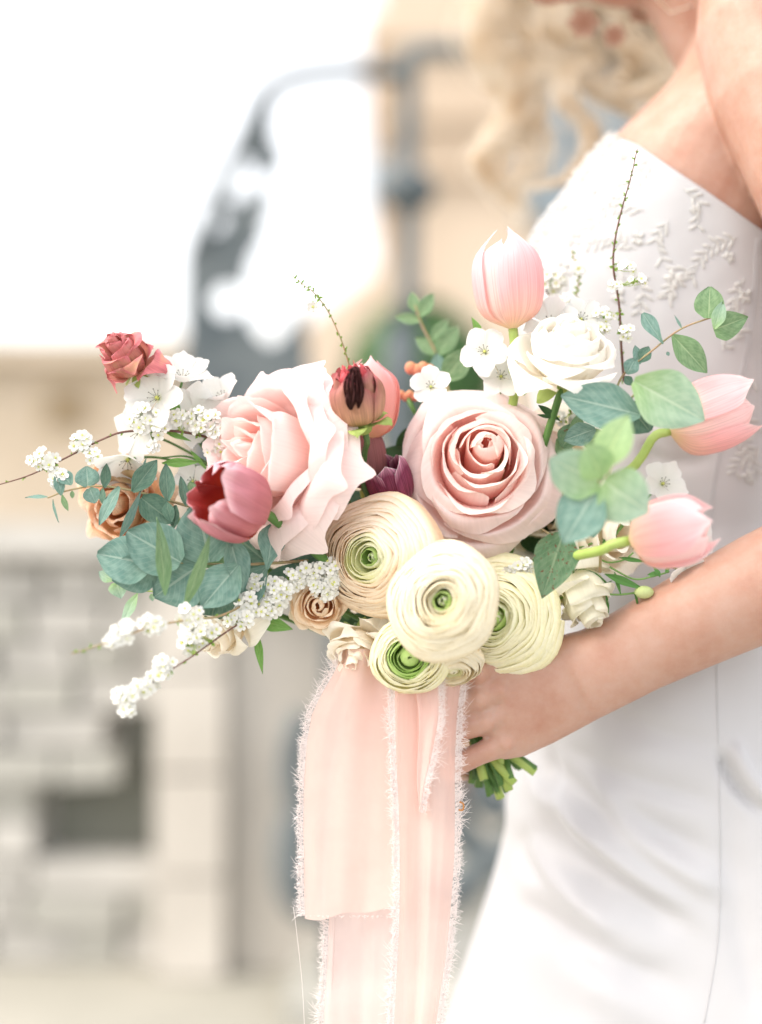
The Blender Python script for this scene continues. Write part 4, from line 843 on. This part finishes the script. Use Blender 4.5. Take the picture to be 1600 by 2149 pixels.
sprig('eucalyptus_leaf_cluster', 'large soft grey-green leaf cluster nearest the camera, right of the open rose', [(1260,1200,-.02),(1262,1100,-.06),(1258,1010,-.107),(1285,905,-.112)],
  [(1262,1012,-0.107,120,118,158,'round',eul,10,-28),(1258,1022,-0.104,140,110,236,'oval',eu,0,22),(1268,1010,-0.110,112,128,-38,'round',eul,14,24),(1262,985,-0.114,128,84,66,'oval',eug2,5,-30),(1262,1000,-0.116,80,84,118,'round',eug2,24,10),(1240,1065,-.06,64,52,-84,'oval',eud,0,0)])
sprig('eucalyptus_sprig', 'two big eucalyptus leaves in front of the right-hand tulip', [(1230,1000,-.01),(1280,890,-.03),(1330,830,-.05),(1360,790,-.06)],
  [(1330,800,-.060,168,124,-30,'oval',eul,10,5),(1345,870,-.052,170,98,166,'oval',eu,0,0),(1320,850,-.045,72,80,-50,'round',eud,0,0),(1250,900,-.02,70,50,200,'oval',eu,0,0)])
sprig('eucalyptus_sprig', 'eucalyptus sprig reaching up right across the embroidered bodice', [(1290,830,.0),(1310,785,.0),(1370,735,0),(1430,690,0),(1500,664,0),(1512,660,0)],
  [(1392,722,-.004,78,32,122,'spoon',eu,0,0),(1400,738,-.004,10,8,-60,'oval',eu,0,0),(1412,704,-.004,108,58,-46,'oval',eug,0,0),(1488,668,-.004,68,62,88,'round',eug,0,-15),(1498,692,-.004,80,60,20,'heart',eug,0,10),(1500,690,-.008,62,30,72,'oval',eul,0,0),(1345,760,.0,38,30,62,'oval',eud,0,0),(1342,765,.0,42,24,100,'oval',eu,0,20),(1432,690,.0,34,6,118,'lance',eu,0,0),(1316,785,-.002,40,34,60,'oval',eu,0,0),(1312,790,-.002,24,20,-50,'oval',eud,0,0)], r0=.0008, r1=.0005)
sprig('eucalyptus_sprig', 'pale out-of-focus eucalyptus sprig behind, left of the tall tulip', [(960,880,.06),(935,800,.09),(915,740,.09),(885,680,.09),(872,640,.09)],
  [(872,655,.09,44,26,100,'oval',eug,0,0),(880,665,.09,60,30,60,'oval',eug,0,0),(885,672,.09,56,24,172,'oval',eug,0,0),(905,715,.09,58,28,52,'oval',eug,0,0),(915,745,.09,78,42,52,'oval',eug,0,0),(920,745,.09,62,30,142,'oval',eug,0,0),(930,800,.06,90,56,50,'oval',eug,0,0),(925,790,.07,50,34,100,'oval',eu,0,0)], r0=.0012, r1=.0008)
sprig('eucalyptus_leaf', 'rust-speckled green eucalyptus leaf hanging right of the yellow ranunculus', [(1120,1100,.02),(1170,1130,.0)],
  [(1180,1125,-.045,138,92,-107,'heart',eus,0,0),(1160,1120,-.044,60,50,-40,'oval',eus,0,0)], cat='leaf')
sprig('eucalyptus_leaf', 'small spotted green leaf under the white rose, behind the eucalyptus', [(1150,980,.03),(1190,930,.02)], [(1180,940,.01,60,50,60,'oval',eus,0,0),(1170,920,.012,60,36,-60,'oval',eug,0,0),(1205,935,.01,70,34,80,'oval',eug,0,0),(1225,930,.01,50,50,20,'round',eug,0,0)], cat='leaf')
for k, (lab, pth, lvs) in enumerate([
  ('pair of thin pointed green leaves below the ivory rose at the lower left', [(600,1260,.01),(560,1300,.0),(540,1310,.0)], [(540,1300,0,78,34,-16,'lance',lfg),(538,1325,0,92,18,-82,'lance',lfg)]),
  ('long green leaf crossing behind the white blossoms at the left', [(470,1000,.02),(400,960,.01),(340,960,.005)], [(340,972,.0,80,20,2,'lance',lfg),(400,945,.005,60,10,-50,'lance',lfg),(345,905,.003,60,12,-20,'lance',lfg),(360,840,.003,40,20,-60,'lance',lfg),(432,862,.004,42,14,-28,'lance',lfg),(325,950,.0,50,12,100,'lance',lfg)]),
  ('narrow green leaves beside the tall tulip stem', [(1060,860,.03),(1080,820,.02)], [(1012,705,.01,46,16,118,'lance',lfg),(1100,830,.01,40,12,70,'lance',lfg),(1130,850,.0,60,16,-35,'lance',lfd),(1128,870,.0,40,8,-12,'lance',lfd)])]):
    sprig('green_leaves', lab, pth, lvs, cat='leaves', tw=m_stem, r0=.0009)
# dark leaves that fill the depths of the bouquet
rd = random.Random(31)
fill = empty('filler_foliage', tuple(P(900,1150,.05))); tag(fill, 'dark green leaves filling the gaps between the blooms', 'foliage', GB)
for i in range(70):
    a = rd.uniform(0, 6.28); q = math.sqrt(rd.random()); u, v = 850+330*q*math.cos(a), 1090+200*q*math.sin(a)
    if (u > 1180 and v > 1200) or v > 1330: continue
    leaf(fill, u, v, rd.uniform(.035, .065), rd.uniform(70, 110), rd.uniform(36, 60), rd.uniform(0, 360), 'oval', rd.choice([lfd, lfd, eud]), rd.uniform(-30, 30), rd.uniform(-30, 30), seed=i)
# feathery greenery with a bud, lower right
def tendril(): 
    root = empty('jasmine_sprig', tuple(P(1345,1240,0))); tag(root, 'fine curling green sprig with one pale bud beside the wrist', 'greenery', GB); fr = m_stem
    gl = petal_mat('sprig_green', [(0,(.08,.20,.05)),(1,(.10,.26,.07))], .25)
    for pth, r in (([(1140,1275,.01),(1190,1250,0),(1230,1240,0),(1290,1248,0),(1345,1243,0)],.0007),([(1130,1215,.01),(1200,1205,0),(1240,1180,.0),(1280,1140,.0),(1310,1095,0)],.0009),([(1250,1165,0),(1275,1180,0),(1310,1175,0),(1330,1160,0)],.0006),
                   ([(1280,1190,0),(1330,1215,0),(1370,1210,0),(1405,1200,.005)],.0006),([(1160,1165,.01),(1230,1145,0),(1290,1120,0),(1312,1100,0)],.0007)):
        b = MB(); b.tube([P(*q) for q in spline(pth, 24)], r, 6); b.build('stalk', solid('sprig_stem', (.14,.28,.07), .5), root)
    for q in ((1205,1240,60,10,75),(1212,1236,46,9,95),(1222,1235,40,8,60),(1232,1232,26,7,80),(1215,1242,44,10,-75),(1250,1245,55,10,-55),(1250,1242,42,12,30),(1270,1246,50,8,-70),(1240,1240,36,9,120),(1225,1195,70,18,-35),(1270,1205,90,18,-20),(1290,1200,52,9,-75),(1300,1170,60,10,-10),(1255,1150,40,10,40),(1190,1215,52,8,60),(1205,1210,50,8,100),(1385,1212,26,14,110),(1382,1205,24,12,180),(1398,1204,26,9,70),(1330,1246,40,10,-55),(1190,1165,50,8,20),(1270,1148,60,14,30)):
        leaf(root, q[0], q[1], -.002, q[2], q[3], q[4], 'lance', gl, rd.uniform(-25,25), rd.uniform(-40,40), bend=.35, seed=q[0])
    b = MB(); b.ball(P(1352,1243,0), 17*K, 10, 8, (1.25,.9,.8)); b.build('bud', petal_mat('lime_bud', [(0,(.5,.62,.24)),(1,(.72,.78,.45))], .3), root)
tendril()
# coral buds at the back
m_coral = petal_mat('coral_bud', [(0,(.70,.40,.20)),(1,(.80,.24,.20))], .3)
for u, v, r, lab in ((882,772,24,'coral pink bud cluster behind, above the small white blossom'),(856,828,17,'small orange bud behind, left of the open rose top')):
    root = empty('bouvardia_bud', tuple(P(u, v, .05))); tag(root, lab, 'flower bud', GB)
    for i in range(4): b = MB(); b.ball(P(u+(i-1.5)*r*.55, v+(i % 2)*5, .05), r*K*.55, 10, 8, (1.0,.8,1.1)); b.build('bud', m_coral, root)
    b = MB(); b.tube([P(u, v+8, .05), P(u+20, v+50, .05), P(920,880,.05)], [.0022,.0012,.001], 6); b.build('stalk', m_stem, root)
for u, v in ((1168,868),(1246,872)):
    pass
# hair flowers
for k, (u, v, r, y, lab) in enumerate(((1225,48,34,.26,'dusky cream flower pinned in the hair, leftmost'),(1290,75,26,.26,'small brown-pink flower pinned in the hair, middle'),(1345,22,30,.26,'dusky pink flower pinned in the hair near the neck'))):
    root = blank('hair_flower', P(u, v, y), A(-.1,-.2,1), k, lab, 'hair flower', 'flowers pinned in the hair'); m = petal_mat('dusky_flower', [(0,(.40,.20,.14)),(1,(.62,.42,.34))], .3)
    for i in range(6): pbuild(petal(i*1.047, .5, [(.02,0),(.4,.1),(.8,.25),(1,.3)], [1,1,.9,.5], .2, 0, .2, .1, 2, 0, 0, i, r*K*1.2, 7, 7), root, m)

# ---------------------------------------------------------------- ribbons
def chiffon(name, c, alpha):
    m, n, l = nm(name); out = n['Material Output']; n.remove(n['Principled BSDF'])
    d = n.new('ShaderNodeBsdfDiffuse'); t = n.new('ShaderNodeBsdfTranslucent'); tr = n.new('ShaderNodeBsdfTransparent'); m1 = n.new('ShaderNodeMixShader'); m2 = n.new('ShaderNodeMixShader')
    for q in (d, t): q.inputs[0].default_value = rgba(c)
    tc = n.new('ShaderNodeTexCoord'); nz = n.new('ShaderNodeTexNoise'); nz.inputs['Scale'].default_value = 60; nz.inputs['Detail'].default_value = 4; l.new(tc.outputs['Object'], nz.inputs[0])
    mr = n.new('ShaderNodeMapRange'); mr.inputs['To Min'].default_value = alpha-.07; mr.inputs['To Max'].default_value = alpha+.07; l.new(nz.outputs[0], mr.inputs[0])
    m1.inputs[0].default_value = .5; l.new(d.outputs[0], m1.inputs[1]); l.new(t.outputs[0], m1.inputs[2]); l.new(mr.outputs[0], m2.inputs[0]); l.new(tr.outputs[0], m2.inputs[1]); l.new(m1.outputs[0], m2.inputs[2]); l.new(m2.outputs[0], out.inputs[0]); return m
m_chf = chiffon('blush_chiffon', (.92,.70,.64), .78); m_chf2 = chiffon('blush_chiffon_pale', (.92,.73,.69), .70); m_thr = solid('frayed_thread', (.88,.80,.78), .7)
def ribbon(label, left, right, v0, v1, y0, mat, seed=1, waves=((1.6,.004),(3.7,.0010)), fr_l=True, fr_r=True, fr_b=False, gather=1.0, ydr=0):
    """left/right edge as (v,u) tables; soft vertical folds deepen towards the tie"""
    root = empty('silk_ribbon', tuple(P(880,1440,y0))); tag(root, label, 'ribbon', 'blush silk ribbons tied under the bouquet'); rd = random.Random(seed)
    NU, NV_ = 70, 90; lt = lambda v: float(np.interp(v, [a for a, _ in left], [c for _, c in left])); rt = lambda v: float(np.interp(v, [a for a, _ in right], [c for _, c in right]))
    def pt(s, v):
        t = (v-v0)/(v1-v0); u = lt(v)*(1-s)+rt(v)*s; y = y0+ydr*t
        for f_, a_ in waves: y += a_*(1.1-.6*t)*math.sin(s*f_*6.28+seed*1.3+t*1.2+.6*math.sin(t*4+s*3))
        y += .002*noise.noise(Vector((s*3, t*4, seed)))
        return P(u+3*math.sin(t*9+seed)*(1 if s < .1 or s > .9 else 0), v, y)
    ve = lambda s, j: v0+(v1+(7*math.sin(s*5.1+1)+4*math.sin(s*13)-9*s)*(1 if fr_b else 0)-v0)*j/(NV_-1)
    b = MB(); b.grid([pt(i/(NU-1), ve(i/(NU-1), j)) for j in range(NV_) for i in range(NU)], NU, NV_); b.build('cloth', mat, root)
    fb = MB()
    def thread(p, dx, dz, ln):
        q = [p]; cx = rd.uniform(-1,1); 
        for k in range(1, 5):
            t = k/4; q.append(p+Vector((dx*ln*t+rd.gauss(0,.0004), cx*ln*.3*t*t, dz*ln*t+cx*ln*.55*t*t)))
        fb.tube(q, [.00016,.00015,.00013,.0001,.00006], 3, cap=False)
    nth = int((v1-v0)*1.3)
    for s, on, sg in ((0, fr_l, -1), (1, fr_r, 1)):
        if not on: continue
        for i in range(nth):
            v = v0+(v1-v0)*rd.random(); cl = .5+.9*abs(noise.noise(Vector((v/16, seed, s)))) ; p = pt(s, v)
            thread(p, sg*.95, rd.gauss(.25,.45), cl*rd.uniform(14, 36)*K)
            if i % 2 == 0:   # loose warp threads running along the edge
                o_ = sg*rd.uniform(1, 13)*K; w = rd.uniform(8, 26); q = [pt(s, min(v1, v+w*j/3))+Vector((o_+rd.gauss(0,.0005), rd.gauss(0,.0005), 0)) for j in range(4)]; fb.tube(q, .00013, 3, cap=False)
    if fr_b:
        for i in range(60): thread(pt(rd.random(), v1), rd.gauss(0,.5), -.6, rd.uniform(3, 9)*K)
    if fb.v: tag(fb.build('fringe', m_thr, root), kind='stuff')
    return root
ribbon('wide short blush chiffon tail with frayed edges, left and front', [(1385,712),(1420,694),(1460,672),(1500,655),(1560,647),(1650,640),(1750,634),(1850,636),(1925,642)], [(1385,860),(1430,880),(1500,888),(1600,880),(1750,872),(1850,866),(1925,862)], 1362, 1922, -.012, m_chf, 1, fr_r=False, fr_b=True)
ribbon('long blush chiffon tail running out of the frame at the bottom', [(1400,760),(1480,740),(1600,715),(1800,696),(1925,688),(2300,672)], [(1400,860),(1500,856),(1700,848),(1900,842),(2300,828)], 1370, 2330, .000, m_chf2, 2)
ribbon('right-hand long blush chiffon tail with frayed edges beside the hand', [(1400,830),(1500,832),(1700,838),(1900,836),(2300,826)], [(1400,958),(1440,968),(1500,962),(1600,958),(1700,956),(1800,952),(1900,944),(2000,936),(2149,918),(2330,900)], 1372, 2330, -.022, m_chf, 3, fr_l=True)
ribbon('narrow folded blush strip hanging over the right-hand tail', [(1400,872),(1500,876),(1600,878),(1700,879)], [(1400,925),(1500,918),(1600,905),(1650,892),(1700,881)], 1375, 1705, -.028, m_chf2, 4, waves=((1.0,.002),), fr_l=False)
b = MB(); b.tube([P(*q) for q in spline([(616,1905,-.01),(622,1950,-.01),(634,2060,-.008),(640,2170,-.006)], 20)], .00012, 4)
tag(b.build('loose_thread', m_thr), 'single loose pale thread dangling left of the ribbon', 'thread')
b = MB(); b.tube([P(*q) for q in spline([(965,1683,-.02),(973,1688,-.02),(972,1700,-.02),(963,1700,-.02)], 12)], .0006, 6)
tag(b.build('dried_petal_scrap', solid('scrap_brown', (.4,.18,.05))), 'tiny curled brown scrap caught in the ribbon fringe', 'plant scrap')
